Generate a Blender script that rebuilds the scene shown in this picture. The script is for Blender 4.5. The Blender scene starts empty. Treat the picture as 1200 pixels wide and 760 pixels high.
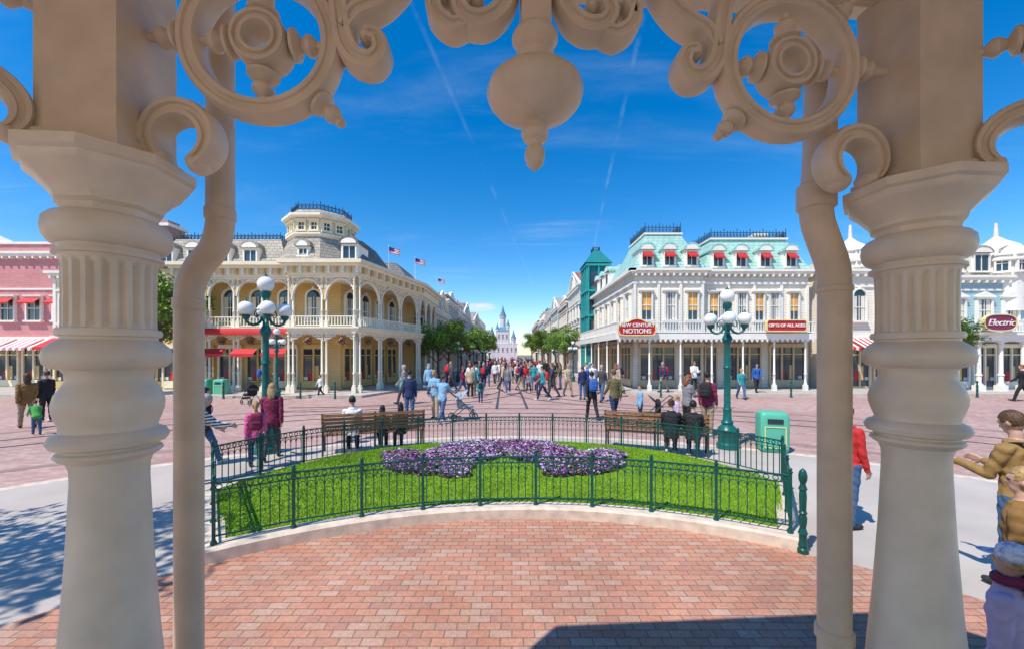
import bpy, bmesh, math, random
import numpy as np
from mathutils import Vector, Matrix
random.seed(7); rng=np.random.default_rng(5)
R=math.radians
S=bpy.context.scene; COL=S.collection
S.view_settings.view_transform='Standard'; S.view_settings.look='None'; S.view_settings.exposure=0
sin,cos,pi=math.sin,math.cos,math.pi
# ------------------------------------------------------------------ materials
MATS={}
def M(name,c,rough=.6,var=.12,scale=2.0,bump=0,bscale=60,metal=0,pat=None,spec=.4,c2=None):
    if name in MATS: return MATS[name]
    m=bpy.data.materials.new(name); m.use_nodes=True; MATS[name]=m
    nt=m.node_tree; N=nt.nodes; L=nt.links; b=N['Principled BSDF']
    b.inputs['Roughness'].default_value=rough; b.inputs['Metallic'].default_value=metal
    b.inputs['Specular IOR Level'].default_value=spec
    geo=N.new('ShaderNodeNewGeometry')
    nz=N.new('ShaderNodeTexNoise'); nz.inputs['Scale'].default_value=scale; nz.inputs['Detail'].default_value=6
    L.new(geo.outputs['Position'],nz.inputs['Vector'])
    rp=N.new('ShaderNodeValToRGB'); e=rp.color_ramp.elements
    e[0].position=.32; e[1].position=.68
    lo=[x*(1-var) for x in c]; hi=[min(1,x*(1+var)) for x in (c2 or c)]
    e[0].color=(*lo,1); e[1].color=(*hi,1)
    L.new(nz.outputs['Fac'],rp.inputs['Fac']); out=rp.outputs['Color']
    hgt=None
    def math_(op,a,b_=None,cc=None):
        n_=N.new('ShaderNodeMath'); n_.operation=op
        for i,v in enumerate((a,b_,cc)):
            if v is None: continue
            if isinstance(v,(int,float)): n_.inputs[i].default_value=v
            else: L.new(v,n_.inputs[i])
        return n_.outputs[0]
    def mul(a,b_):
        mx=N.new('ShaderNodeMix'); mx.data_type='RGBA'; mx.blend_type='MULTIPLY'; mx.inputs[0].default_value=1
        L.new(a,mx.inputs[6]); L.new(b_,mx.inputs[7]); return mx.outputs[2]
    if pat:
        kind=pat[0]
        sx=N.new('ShaderNodeSeparateXYZ'); L.new(geo.outputs['Position'],sx.inputs[0])
        cb=N.new('ShaderNodeCombineXYZ')
        if kind in('brick','shingle'):
            L.new(math_('ADD',sx.outputs[0],sx.outputs[1]),cb.inputs[0]); L.new(sx.outputs[2],cb.inputs[1])
        elif kind=='pave':
            L.new(sx.outputs[0],cb.inputs[0]); L.new(sx.outputs[1],cb.inputs[1])
        if kind in('brick','shingle','pave'):
            _,bw,bh,ms,ca,cbb,cm=pat[:7]
            bt=N.new('ShaderNodeTexBrick'); bt.inputs['Scale'].default_value=1
            bt.inputs['Brick Width'].default_value=bw; bt.inputs['Row Height'].default_value=bh
            bt.inputs['Mortar Size'].default_value=ms; bt.inputs['Mortar Smooth'].default_value=.2
            bt.inputs['Color1'].default_value=(*ca,1); bt.inputs['Color2'].default_value=(*cbb,1); bt.inputs['Mortar'].default_value=(*cm,1)
            L.new(cb.outputs[0],bt.inputs['Vector'])
            base=bt.outputs['Color']
            if len(pat)>7:
                row=math_('FLOOR',math_('DIVIDE',sx.outputs[1],bh))
                par=math_('FLOORED_MODULO',row,2.0)
                cell=math_('FLOOR',math_('ADD',math_('DIVIDE',sx.outputs[0],bw),math_('MULTIPLY',math_('SUBTRACT',1.0,par),.5)))
                c3=N.new('ShaderNodeCombineXYZ'); L.new(cell,c3.inputs[0]); L.new(row,c3.inputs[1])
                wn=N.new('ShaderNodeTexWhiteNoise'); wn.noise_dimensions='2D'; L.new(c3.outputs[0],wn.inputs['Vector'])
                rr=N.new('ShaderNodeValToRGB'); rr.color_ramp.interpolation='CONSTANT'
                cols=pat[7]; els=rr.color_ramp.elements
                while len(els)<len(cols): els.new(.5)
                for i,cc in enumerate(cols): els[i].position=i/len(cols); els[i].color=(*cc,1)
                L.new(wn.outputs['Value'],rr.inputs[0])
                mxb=N.new('ShaderNodeMix'); mxb.data_type='RGBA'; L.new(bt.outputs['Fac'],mxb.inputs[0]); L.new(rr.outputs[0],mxb.inputs[6]); mxb.inputs[7].default_value=(*cm,1); base=mxb.outputs[2]
            out=mul(base,out)
            hgt=(math_('SUBTRACT',1.0,bt.outputs['Fac']),.004)
            if kind=='pave':
                n3=N.new('ShaderNodeTexNoise'); n3.inputs['Scale'].default_value=45; n3.inputs['Detail'].default_value=5; L.new(geo.outputs['Position'],n3.inputs['Vector'])
                r3=N.new('ShaderNodeValToRGB'); r3.color_ramp.elements[0].position=.3; r3.color_ramp.elements[0].color=(.76,.75,.74,1); r3.color_ramp.elements[1].position=.65; r3.color_ramp.elements[1].color=(1,1,1,1)
                L.new(n3.outputs['Fac'],r3.inputs[0]); out=mul(out,r3.outputs[0])
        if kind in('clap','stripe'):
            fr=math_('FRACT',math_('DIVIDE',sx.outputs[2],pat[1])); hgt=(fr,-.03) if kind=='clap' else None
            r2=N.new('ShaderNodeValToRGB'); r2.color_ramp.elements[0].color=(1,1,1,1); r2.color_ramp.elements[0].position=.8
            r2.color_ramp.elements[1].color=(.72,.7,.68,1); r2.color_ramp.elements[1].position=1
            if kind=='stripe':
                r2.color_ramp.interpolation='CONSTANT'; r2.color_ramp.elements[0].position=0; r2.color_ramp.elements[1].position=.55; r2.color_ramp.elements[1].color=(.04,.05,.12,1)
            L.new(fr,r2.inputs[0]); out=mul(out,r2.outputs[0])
    L.new(out,b.inputs['Base Color'])
    if hgt:
        bp=N.new('ShaderNodeBump'); bp.inputs['Strength'].default_value=.7; bp.inputs['Distance'].default_value=abs(hgt[1])
        bp.invert=hgt[1]<0
        L.new(hgt[0],bp.inputs['Height']); L.new(bp.outputs[0],b.inputs['Normal'])
    elif bump:
        n2=N.new('ShaderNodeTexNoise'); n2.inputs['Scale'].default_value=bscale; n2.inputs['Detail'].default_value=4
        L.new(geo.outputs['Position'],n2.inputs['Vector'])
        bp=N.new('ShaderNodeBump'); bp.inputs['Strength'].default_value=.6; bp.inputs['Distance'].default_value=bump
        L.new(n2.outputs['Fac'],bp.inputs['Height']); L.new(bp.outputs[0],b.inputs['Normal'])
    return m
CREAM=M('gazebo_paint',(.81,.68,.53),.38,.09,7,.002,18)
TAN=M('gazebo_fretwork_paint',(.75,.595,.43),.38,.09,8,.002,20)
TAN2=M('gazebo_pipe_paint',(.71,.53,.37),.38,.09,8,.0015,24)
CREAM2=M('gazebo_ceiling',(.78,.66,.52),.5,.05)
WHITE=M('white_trim',(.86,.82,.73),.5,.05)
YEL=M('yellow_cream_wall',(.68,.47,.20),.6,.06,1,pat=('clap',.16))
YEL2=M('yellow_cream_trim',(.85,.75,.52),.5,.05)
YEL3=M('pale_cream_trim',(.86,.79,.62),.5,.05)
OCH=M('ochre_panel',(.64,.45,.17),.6,.08)
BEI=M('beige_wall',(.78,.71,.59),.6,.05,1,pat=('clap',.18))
TEALROOF=M('teal_roof',(.95,.95,.95),.5,.1,1.5,pat=('shingle',.35,.22,.02,(.36,.60,.53),(.44,.67,.59),(.24,.43,.37)))
GREYROOF=M('grey_roof',(.95,.95,.95),.7,.12,1.5,pat=('shingle',.35,.2,.02,(.38,.34,.28),(.50,.45,.37),(.22,.19,.16)))
DKROOF=M('dark_grey_roof',(.9,.9,.9),.7,.15,1.5,pat=('shingle',.35,.2,.02,(.15,.15,.15),(.22,.21,.20),(.08,.08,.08)))
SLATE=M('slate_roof',(.10,.11,.13),.6,.2,2)
REDROOF=M('red_tile_roof',(.33,.12,.08),.6,.2,3)
PINK=M('pink_wall',(.95,.95,.95),.65,.06,1,pat=('brick',.3,.12,.012,(.64,.22,.22),(.70,.28,.27),(.64,.38,.36)))
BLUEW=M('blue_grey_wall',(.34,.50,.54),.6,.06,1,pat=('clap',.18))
TEALW=M('teal_wall',(.01,.20,.20),.5,.08); TEALT=M('teal_trim',(.03,.34,.33),.5,.08)
REDW=M('red_wall',(.45,.10,.08),.6,.1)
BRW=M('brick_wall',(.9,.9,.9),.8,.1,1,pat=('brick',.3,.12,.012,(.42,.17,.12),(.52,.25,.18),(.5,.42,.36)))
GREYW=M('grey_wall',(.50,.50,.48),.6,.08); TANW=M('tan_wall',(.60,.47,.30),.6,.08); LBW=M('pale_blue_wall',(.45,.55,.60),.6,.06)
GLASS=M('window_glass',(.035,.05,.065),.06,.3,.6,spec=.8)
BLIND=M('orange_blind',(.80,.42,.10),.7,.15); CURT=M('pale_curtain',(.72,.67,.57),.8,.1)
RED=M('red_canvas',(.55,.03,.03),.6,.1); CANW=M('white_canvas',(.8,.76,.7),.7,.05); PKC=M('pink_canvas',(.70,.25,.27),.7,.05)
IRON=M('dark_iron',(.03,.035,.04),.5,.2); TEAL=M('green_iron_paint',(.005,.075,.062),.35,.15,6)
TEALL=M('lamp_green_paint',(.006,.115,.105),.35,.12,6)
BIN=M('bin_green',(.10,.46,.31),.4,.08); GLOBE=M('white_globe',(.85,.84,.80),.25,.03)
WOOD=M('bench_wood',(.30,.14,.06),.5,.3,12); STONE=M('cream_kerb_stone',(.66,.55,.44),.8,.18,7,.004,60)
SIDE=M('pavement_slab',(.95,.95,.95),.85,.1,.8,pat=('pave',.6,.6,.01,(.56,.50,.43),(.62,.56,.49),(.40,.36,.31)))
GREYP=M('grey_asphalt',(.48,.425,.375),.9,.12,.7,.003,150)
BRICKP=M('brick_paving',(.88,.86,.84),.85,.16,.9,pat=('pave',.185,.092,.0055,(.62,.29,.21),(.58,.40,.32),(.28,.19,.14),[(.62,.28,.18),(.66,.33,.22),(.60,.34,.24),(.63,.39,.29),(.56,.28,.20),(.64,.31,.21)]),c2=(1,1,1))
PLAZA=M('pink_paving',(.92,.90,.88),.85,.12,.25,pat=('pave',.24,.12,.006,(.52,.29,.26),(.54,.37,.33),(.36,.26,.24),[(.58,.34,.29),(.60,.38,.33),(.56,.40,.35),(.62,.45,.39),(.52,.32,.28)]),c2=(1,1,1))
PLAZAD=M('dark_paving_band',(.33,.21,.18),.85,.13,.8)
GROUND=M('ground_soil',(.20,.19,.15),.95,.2,.05)
RAILM=M('rail_steel',(.07,.06,.06),.45,.2)
GRASSB=M('grass_base',(.16,.29,.015),.9,.25,5)
GR1=M('grass_blade_light',(.24,.42,.02),.6,.2,1.3); GR2=M('grass_blade_dark',(.17,.33,.015),.6,.2,1.3)
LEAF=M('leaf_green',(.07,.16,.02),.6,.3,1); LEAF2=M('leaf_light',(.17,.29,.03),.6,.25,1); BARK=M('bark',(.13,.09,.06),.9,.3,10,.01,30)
PUR=M('purple_petal',(.34,.14,.44),.6,.3,5); LIL=M('lilac_petal',(.58,.40,.62),.6,.2,5); MAG=M('magenta_petal',(.42,.08,.26),.6,.2,5); WPET=M('white_petal',(.74,.64,.74),.6,.1)
GOLD=M('gold_lettering',(.85,.68,.30),.4,.05); MAR=M('maroon_sign',(.22,.02,.07),.4,.1); SIGNR=M('red_sign_board',(.50,.02,.02),.4,.1)
PALE=M('pale_stone',(.62,.54,.56),.8,.08); BLUER=M('far_blue_roof',(.10,.22,.34),.6,.1)
# ------------------------------------------------------------------ mesh builder
class MB:
    def __init__(s): s.v=[];s.f=[];s.k=[];s.sm=[];s.mats=[];s.T=None
    def add(s,vs,fs,mat,smooth=False):
        if mat not in s.mats: s.mats.append(mat)
        k=s.mats.index(mat); o=len(s.v)
        if s.T is not None: vs=[s.T@Vector(p) for p in vs]
        s.v+=[tuple(p) for p in vs]
        for f in fs: s.f.append(tuple(i+o for i in f)); s.k.append(k); s.sm.append(smooth)
    def box(s,x0,x1,y0,y1,z0,z1,mat):
        s.add([(x0,y0,z0),(x1,y0,z0),(x1,y1,z0),(x0,y1,z0),(x0,y0,z1),(x1,y0,z1),(x1,y1,z1),(x0,y1,z1)],
              [(0,3,2,1),(4,5,6,7),(0,1,5,4),(1,2,6,5),(2,3,7,6),(3,0,4,7)],mat)
    def frus(s,x0,x1,y0,y1,z0,z1,i,mat,j=None):
        j=i if j is None else j
        s.add([(x0,y0,z0),(x1,y0,z0),(x1,y1,z0),(x0,y1,z0),(x0+i,y0+j,z1),(x1-i,y0+j,z1),(x1-i,y1-j,z1),(x0+i,y1-j,z1)],
              [(0,3,2,1),(4,5,6,7),(0,1,5,4),(1,2,6,5),(2,3,7,6),(3,0,4,7)],mat)
    def fpoly(s,P,z0,z1,mat,Q=None):
        Q=Q or P; n=len(P)
        s.add([(x,y,z0) for x,y in P]+[(x,y,z1) for x,y in Q],[tuple(range(n))[::-1],tuple(range(n,2*n))]+[(i,(i+1)%n,n+(i+1)%n,n+i) for i in range(n)],mat)
    def prism(s,P,y0,y1,mat):
        n=len(P)
        s.add([(x,y0,z) for x,z in P]+[(x,y1,z) for x,z in P],[tuple(range(n)),tuple(range(n,2*n))[::-1]]+[(i,(i+1)%n,n+(i+1)%n,n+i) for i in range(n)],mat)
    def lathe(s,prof,n,mat,c=(0,0,0),smooth=True,rot=0,flute=None):
        vs=[];fs=[]
        for r,z in prof:
            for i in range(n):
                a=rot+2*pi*i/n; rr=r
                if flute and flute[0]<=z<=flute[1]: rr=r*(1-.12*max(0,cos(a*flute[2]))**.5 if cos(a*flute[2])>0 else 1)
                vs.append((c[0]+rr*cos(a),c[1]+rr*sin(a),c[2]+z))
        for j in range(len(prof)-1):
            for i in range(n): fs.append((j*n+i,j*n+(i+1)%n,(j+1)*n+(i+1)%n,(j+1)*n+i))
        fs.append(tuple(range(n))[::-1]); o=(len(prof)-1)*n; fs.append(tuple(range(o,o+n)))
        s.add(vs,fs,mat,smooth)
    def ell(s,c,r,mat,n=14,m=9,e=1.0,smooth=True):
        if isinstance(r,(int,float)): r=(r,r,r)
        def pw(x): return math.copysign(abs(x)**e,x)
        vs=[(c[0],c[1],c[2]-r[2])];fs=[]
        for j in range(1,m):
            p=-pi/2+pi*j/m
            for i in range(n):
                a=2*pi*i/n
                vs.append((c[0]+r[0]*pw(cos(p))*pw(cos(a)),c[1]+r[1]*pw(cos(p))*pw(sin(a)),c[2]+r[2]*pw(sin(p))))
        vs.append((c[0],c[1],c[2]+r[2])); t=len(vs)-1
        for i in range(n): fs.append((0,1+(i+1)%n,1+i)); fs.append((t,1+(m-2)*n+i,1+(m-2)*n+(i+1)%n))
        for j in range(m-2):
            for i in range(n): a=1+j*n; fs.append((a+i,a+(i+1)%n,a+n+(i+1)%n,a+n+i))
        s.add(vs,fs,mat,smooth)
    def tube(s,P,r,n,mat,closed=False,smooth=True,sc=(1,1)):
        P=[Vector(p) for p in P]; m=len(P)
        rs=r if isinstance(r,(list,tuple)) else [r]*m
        up=Vector((0,0,1)); vs=[];fs=[]; px=None
        for k in range(m):
            t=(P[(k+1)%m]-P[k-1]) if closed else (P[min(k+1,m-1)]-P[max(k-1,0)])
            t.normalize()
            if px is None:
                h=up if abs(t.z)<.9 else Vector((0,1,0)); px=h.cross(t).normalized()
            px=(px-t*px.dot(t)).normalized(); py=t.cross(px)
            for i in range(n):
                a=2*pi*i/n; vs.append(P[k]+px*(rs[k]*sc[0]*cos(a))+py*(rs[k]*sc[1]*sin(a)))
        for j in range(m if closed else m-1):
            for i in range(n): fs.append((j*n+i,j*n+(i+1)%n,((j+1)%m)*n+(i+1)%n,((j+1)%m)*n+i))
        if not closed: fs.append(tuple(range(n))[::-1]); fs.append(tuple(range((m-1)*n,m*n)))
        s.add(vs,fs,mat,smooth)
    def sweep(s,P,sec,mat,closed=False,W=None,y=0,smooth=True):
        m=len(P);n=len(sec);vs=[];fs=[]
        for k in range(m):
            a=P[(k+1)%m] if closed else P[min(k+1,m-1)]; b=P[k-1] if closed else P[max(k-1,0)]
            tx,tz=a[0]-b[0],a[1]-b[1]; l=math.hypot(tx,tz) or 1; nx,nz=-tz/l,tx/l; w=W[k] if W else 1
            for q,d in sec: vs.append((P[k][0]+nx*q*w,y+d,P[k][1]+nz*q*w))
        for j in range(m if closed else m-1):
            for i in range(n): fs.append((j*n+i,j*n+(i+1)%n,((j+1)%m)*n+(i+1)%n,((j+1)%m)*n+i))
        if not closed: fs.append(tuple(range(n))[::-1]); fs.append(tuple(range((m-1)*n,m*n)))
        s.add(vs,fs,mat,smooth)
    def mesh(s,name='mesh',recalc=True):
        me=bpy.data.meshes.new(name); me.from_pydata(s.v,[],s.f)
        for m in s.mats: me.materials.append(m)
        me.polygons.foreach_set('material_index',s.k); me.polygons.foreach_set('use_smooth',s.sm)
        me.update()
        if recalc:
            bm=bmesh.new(); bm.from_mesh(me); bmesh.ops.recalc_face_normals(bm,faces=bm.faces); bm.to_mesh(me); bm.free()
            me.set_sharp_from_angle(angle=R(38))
        return me
def ob(name,data,parent=None,loc=(0,0,0),rz=0,sc=1,label=None,cat=None,group=None,kind=None,rx=0):
    o=bpy.data.objects.new(name,data); COL.objects.link(o); o.location=loc; o.rotation_euler=(rx,0,rz)
    o.scale=(sc,sc,sc) if isinstance(sc,(int,float)) else sc
    if parent: o.parent=parent
    if label: o['label']=label
    if cat: o['category']=cat
    if group: o['group']=group
    if kind: o['kind']=kind
    return o
def thing(name,label,cat,loc=(0,0,0),rz=0,group=None,sc=1):
    return ob(name,None,None,loc,rz,sc,label,cat,group)
def catmull(P,k=6):
    out=[];n=len(P)
    for i in range(n-1):
        p0=P[max(i-1,0)];p1=P[i];p2=P[i+1];p3=P[min(i+2,n-1)]
        for j in range(k):
            t=j/k
            out.append(tuple(.5*(2*b+(c-a)*t+(2*a-5*b+4*c-d)*t*t+(-a+3*b-3*c+d)*t**3) for a,b,c,d in zip(p0,p1,p2,p3)))
    out.append(tuple(P[-1])); return out
def textmesh(s,size,mat,ext=.02,shear=0,off=.006):
    cu=bpy.data.curves.new('t','FONT'); cu.body=s; cu.size=size; cu.extrude=ext; cu.align_x='CENTER'; cu.align_y='CENTER'; cu.shear=shear; cu.offset=off
    o=bpy.data.objects.new('t',cu); COL.objects.link(o); dg=bpy.context.evaluated_depsgraph_get(); dg.update()
    me=bpy.data.meshes.new_from_object(o.evaluated_get(dg)); bpy.data.objects.remove(o)
    me.transform(Matrix.Rotation(R(90),4,'X')); me.materials.clear(); me.materials.append(mat); return me
# ------------------------------------------------------------------ camera, world, sun
cd=bpy.data.cameras.new('camera'); cam=bpy.data.objects.new('camera',cd); COL.objects.link(cam)
cam.location=(0,0,2.3); cam.rotation_euler=(R(90),0,0); cd.lens=14.0; cd.sensor_width=36; cd.shift_y=35/1200; cd.clip_end=3000; cd.clip_start=.05
S.camera=cam
sv=Vector((1.9,1.80,-4.0)).normalized()
sun=bpy.data.lights.new('sun','SUN'); sun.energy=5.0; sun.angle=R(.5); sun.color=(1,.94,.85)
so=bpy.data.objects.new('sun',sun); COL.objects.link(so); so.rotation_euler=sv.to_track_quat('-Z','Y').to_euler()
W=bpy.data.worlds.new('World'); S.world=W; W.use_nodes=True; nt=W.node_tree; N=nt.nodes; L=nt.links
bg=N['Background']; bg.inputs['Strength'].default_value=.15
sky=N.new('ShaderNodeTexSky'); sky.sky_type='NISHITA'; sky.sun_disc=False
sky.sun_elevation=math.asin(-sv.z); sky.sun_rotation=math.atan2(-sv.x,-sv.y)%(2*pi); sky.air_density=1.0; sky.dust_density=.2; sky.ozone_density=3.0
hs=N.new('ShaderNodeHueSaturation'); hs.inputs['Saturation'].default_value=1.45; hs.inputs['Hue'].default_value=.502; hs.inputs['Value'].default_value=1.28; L.new(sky.outputs[0],hs.inputs['Color'])
tc=N.new('ShaderNodeTexCoord'); sp=N.new('ShaderNodeSeparateXYZ'); L.new(tc.outputs['Generated'],sp.inputs[0])
def wm(op,a,b_=None,c_=None,clamp=False):
    n_=N.new('ShaderNodeMath'); n_.operation=op; n_.use_clamp=clamp
    for i,v in enumerate((a,b_,c_)):
        if v is None: continue
        if isinstance(v,(int,float)): n_.inputs[i].default_value=v
        else: L.new(v,n_.inputs[i])
    return n_.outputs[0]
zz=wm('ADD',sp.outputs[2],.12); px_=wm('DIVIDE',sp.outputs[0],zz); py_=wm('DIVIDE',sp.outputs[1],zz)
cb=N.new('ShaderNodeCombineXYZ'); L.new(px_,cb.inputs[0]); L.new(py_,cb.inputs[1])
def noise(rot,scl,nscale,dist,vec=None):
    mp=N.new('ShaderNodeMapping'); mp.inputs['Rotation'].default_value=(0,0,rot); mp.inputs['Scale'].default_value=scl; L.new(vec or cb.outputs[0],mp.inputs[0])
    nz=N.new('ShaderNodeTexNoise'); nz.inputs['Scale'].default_value=nscale; nz.inputs['Detail'].default_value=9; nz.inputs['Roughness'].default_value=.62; nz.inputs['Distortion'].default_value=dist
    L.new(mp.outputs[0],nz.inputs['Vector']); return nz.outputs['Fac']
def ramp(v,lo,hi,a0,a1):
    mr=N.new('ShaderNodeMapRange'); mr.inputs[1].default_value=lo; mr.inputs[2].default_value=hi; mr.inputs[3].default_value=a0; mr.inputs[4].default_value=a1; mr.interpolation_type='SMOOTHSTEP'
    L.new(v,mr.inputs[0]); return mr.outputs[0]
patch=ramp(noise(0,(1,1,1),.55,.3),.45,.65,0,1)
c1=wm('MULTIPLY',ramp(noise(.9,(.6,2.2,1),1.1,1.0),.5,.85,0,.26),patch); c2=ramp(noise(2.3,(.5,3.2,1),.9,.5),.56,.9,0,.18)
f=wm('ADD',c1,c2)
brk_=ramp(noise(0,(1,1,1),5,.2),.40,.62,0,1)
for m_,c_,a_ in((.1255,.339-.1255*1.093,.09),(.173,-.244-.173*.95,.06)):
    d=wm('ABSOLUTE',wm('SUBTRACT',wm('SUBTRACT',px_,wm('MULTIPLY',py_,m_)),c_))
    f=wm('ADD',f,wm('MULTIPLY',ramp(d,.0,.011,a_,0),brk_))
uu=wm('DIVIDE',wm('ADD',wm('DIVIDE',sp.outputs[0],sp.outputs[1]),.080),.052); vv=wm('DIVIDE',wm('SUBTRACT',wm('DIVIDE',sp.outputs[2],sp.outputs[1]),.118),.013)
rr=wm('ADD',wm('MULTIPLY',uu,uu),wm('MULTIPLY',vv,vv)); n5=noise(0,(1,1,3),22,.3,tc.outputs['Generated'])
cl=wm('MULTIPLY',ramp(wm('ADD',rr,wm('MULTIPLY',n5,2.4)),1.2,2.2,.9,0),wm('GREATER_THAN',sp.outputs[1],0.0))
f=wm('ADD',f,cl,clamp=True)
mm=N.new('ShaderNodeMix'); mm.data_type='RGBA'; L.new(f,mm.inputs[0]); L.new(hs.outputs[0],mm.inputs[6]); mm.inputs[7].default_value=(5.9,6.2,6.5,1)
L.new(mm.outputs[2],bg.inputs['Color'])
# ------------------------------------------------------------------ ground
def disc(r0,r1,c,z,n=96):
    if r0==0: return [(c[0]+r1*cos(2*pi*i/n),c[1]+r1*sin(2*pi*i/n),z) for i in range(n)],[tuple(range(n))]
    v=[(c[0]+r*cos(2*pi*i/n),c[1]+r*sin(2*pi*i/n),z) for r in(r0,r1) for i in range(n)]
    return v,[(i,(i+1)%n,n+(i+1)%n,n+i) for i in range(n)]
GC=(.2,-.2)
def sheet(name,vs,fs,mat):
    b=MB(); b.add(vs,fs,mat); ob(name,b.mesh(name),kind='structure')
sheet('ground',[(-900,-200,0),(900,-200,0),(900,1800,0),(-900,1800,0)],[(0,1,2,3)],GROUND)
sheet('plaza',[(-60,-30,.004),(60,-30,.004),(60,60,.004),(9,60,.004),(9,260,.004),(-9,260,.004),(-9,60,.004),(-60,60,.004)],[tuple(range(8))],PLAZA)
sheet('ring_path',*disc(0,11.2,GC,.008),GREYP)
sheet('brick_path',*disc(0,5.75,GC,.012),BRICKP)
b=MB()
for r in (13.2,19.4): b.add(*disc(r,r+.28,(0,-1),.0085,160),PLAZAD)
b.add(*disc(11.2,11.45,GC,.0087,120),STONE)
ob('paving_band_road',b.mesh(),kind='structure')
b=MB()
for r in (16.6,17.9): b.add(*disc(r,r+.11,(0,-1),.012,160),RAILM)
for x in (-.65,.65): b.add([(x-.055,16.8,.014),(x+.055,16.8,.014),(x+.055-3.2,200,.014),(x-.055-3.2,200,.014)],[(0,1,2,3)],RAILM)
for sgn in(-1,1):
    for off in (0,1.3):
        P=[]
        for i in range(21):
            a=pi/2*i/20; rr_=9+off
            P.append((sgn*(9.65-rr_*cos(a)),26.2-rr_*sin(a)))
        for i in range(20):
            (x0,y0),(x1,y1)=P[i],P[i+1]; l=math.hypot(x1-x0,y1-y0) or 1; nx,ny=-(y1-y0)/l*.055,(x1-x0)/l*.055
            b.add([(x0-nx,y0-ny,.016),(x1-nx,y1-ny,.016),(x1+nx,y1+ny,.016),(x0+nx,y0+ny,.016)],[(0,1,2,3)],RAILM)
ob('tram_track_road',b.mesh(),kind='structure')
b=MB()
b.fpoly([(-60,22.6),(-30,21.8),(-12.5,20.9),(-8.0,21.2),(-5.6,29),(-5.6,200),(-60,200)],.0,.13,SIDE)
ob('pavement',b.mesh(),kind='structure')
b=MB(); b.fpoly([(60,22.0),(60,200),(6.2,200),(6.2,25),(7.2,22.6),(9,22.0)],.0,.13,SIDE)
ob('pavement',b.mesh(),kind='structure')
# ------------------------------------------------------------------ garden
GA=R(2.5)
def gp(th,r,z=0):
    x=r*sin(th);y=r*cos(th); return (GC[0]+x*cos(GA)-y*sin(GA),GC[1]+x*sin(GA)+y*cos(GA),z)
TH=R(36)
def rback(th): return 9.45-1.5*(abs(th)/TH)**2.6
def loop(ins):
    P=[]; da=ins/5.9
    for i in range(25): t=-TH+da+(2*TH-2*da)*i/24; P.append((t,5.75+ins))
    for i in range(49):
        t=TH-da-(2*TH-2*da)*i/48; P.append((t,rback(t)-ins+.2))
    return P
Lo=[gp(*p) for p in loop(0)]; Li=[gp(*p) for p in loop(.24)]
n=len(Lo); b=MB()
Lm=[gp(*p) for p in loop(.03)]
vs=[(p[0],p[1],0) for p in Lo]+[(p[0],p[1],.14) for p in Lo]
vs+=[(p[0],p[1],.165) for p in Lm]+[(p[0],p[1],.165) for p in Li]+[(p[0],p[1],.05) for p in Li]
fs=[]
for k in range(4):
    for i in range(n): fs.append((k*n+i,k*n+(i+1)%n,(k+1)*n+(i+1)%n,(k+1)*n+i))
b.add(vs,fs,STONE); ob('garden_kerb',b.mesh(),label='low cream stone kerb around the fenced lawn',cat='kerb')
def mound(th,r):
    u=(r-5.95)/(rback(th)-5.95); v=abs(th)/TH
    return .14+.20*max(0,math.sin(pi*min(max(u,0),1)*.7))*max(0,1-v**3)*min(1,u*2.5+.001)
b=MB(); vs=[];fs=[];na,nr=40,24
for i in range(na+1):
    t=-TH*.97+2*TH*.97*i/na
    for j in range(nr+1):
        r=5.93+(rback(t)+.0-5.93)*j/nr; vs.append(gp(t,r,mound(t,r)))
for i in range(na):
    for j in range(nr): a=i*(nr+1)+j; fs.append((a,a+1,a+nr+2,a+nr+1))
b.add(vs,fs,GRASSB,True); ob('lawn_ground',b.mesh(),kind='structure')
def inbed(x,y):
    if ((x+.1)/.62)**2+((y-6.9)/.45)**2<1: return False
    for cx,cy,rx,ry in((-.25,8.35,1.25,.62),(-1.55,7.25,.80,.55),(1.25,7.3,.80,.55),(-.95,7.8,.75,.6),(.6,7.85,.75,.6),(-2.15,7.7,.38,.3),(1.85,7.75,.38,.3),(-1.0,6.95,.42,.3),(.8,7.0,.42,.3)):
        if ((x-cx)/rx)**2+((y-cy)/ry)**2<1: return True
    return False
gv=[];gf=[];gk=[]
cnt=0
while cnt<110000:
    t=random.uniform(-TH*.955,TH*.955); r=math.sqrt(random.uniform(6.0**2,9.6**2))
    if r>rback(t)-.03: continue
    x,y,z=gp(t,r,mound(t,r)); cnt+=1
    if inbed(x,y): continue
    a=random.uniform(0,2*pi); h=random.uniform(.012,.034); w=.009; dx_,dy_=cos(a)*w,sin(a)*w; lx,ly=random.uniform(-.015,.015),random.uniform(-.015,.015)
    o=len(gv); gv+= [(x-dx_,y-dy_,z-.004),(x+dx_,y+dy_,z-.004),(x+lx,y+ly,z+h)]; gf.append((o,o+1,o+2)); gk.append(random.random()<.35+.25*sin(x*1.3+y*.7))
me=bpy.data.meshes.new('grass'); me.from_pydata(gv,[],gf); me.materials.append(GR1); me.materials.append(GR2); me.polygons.foreach_set('material_index',[int(k) for k in gk]); me.update()
ob('grass',me,kind='stuff',label='short bright green lawn grass inside the fence',cat='grass')
b=MB()
def gh(x,y):
    x-=GC[0];y-=GC[1]; X=x*cos(-GA)-y*sin(-GA);Y=x*sin(-GA)+y*cos(-GA); return mound(math.atan2(X,Y),math.hypot(X,Y))
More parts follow.
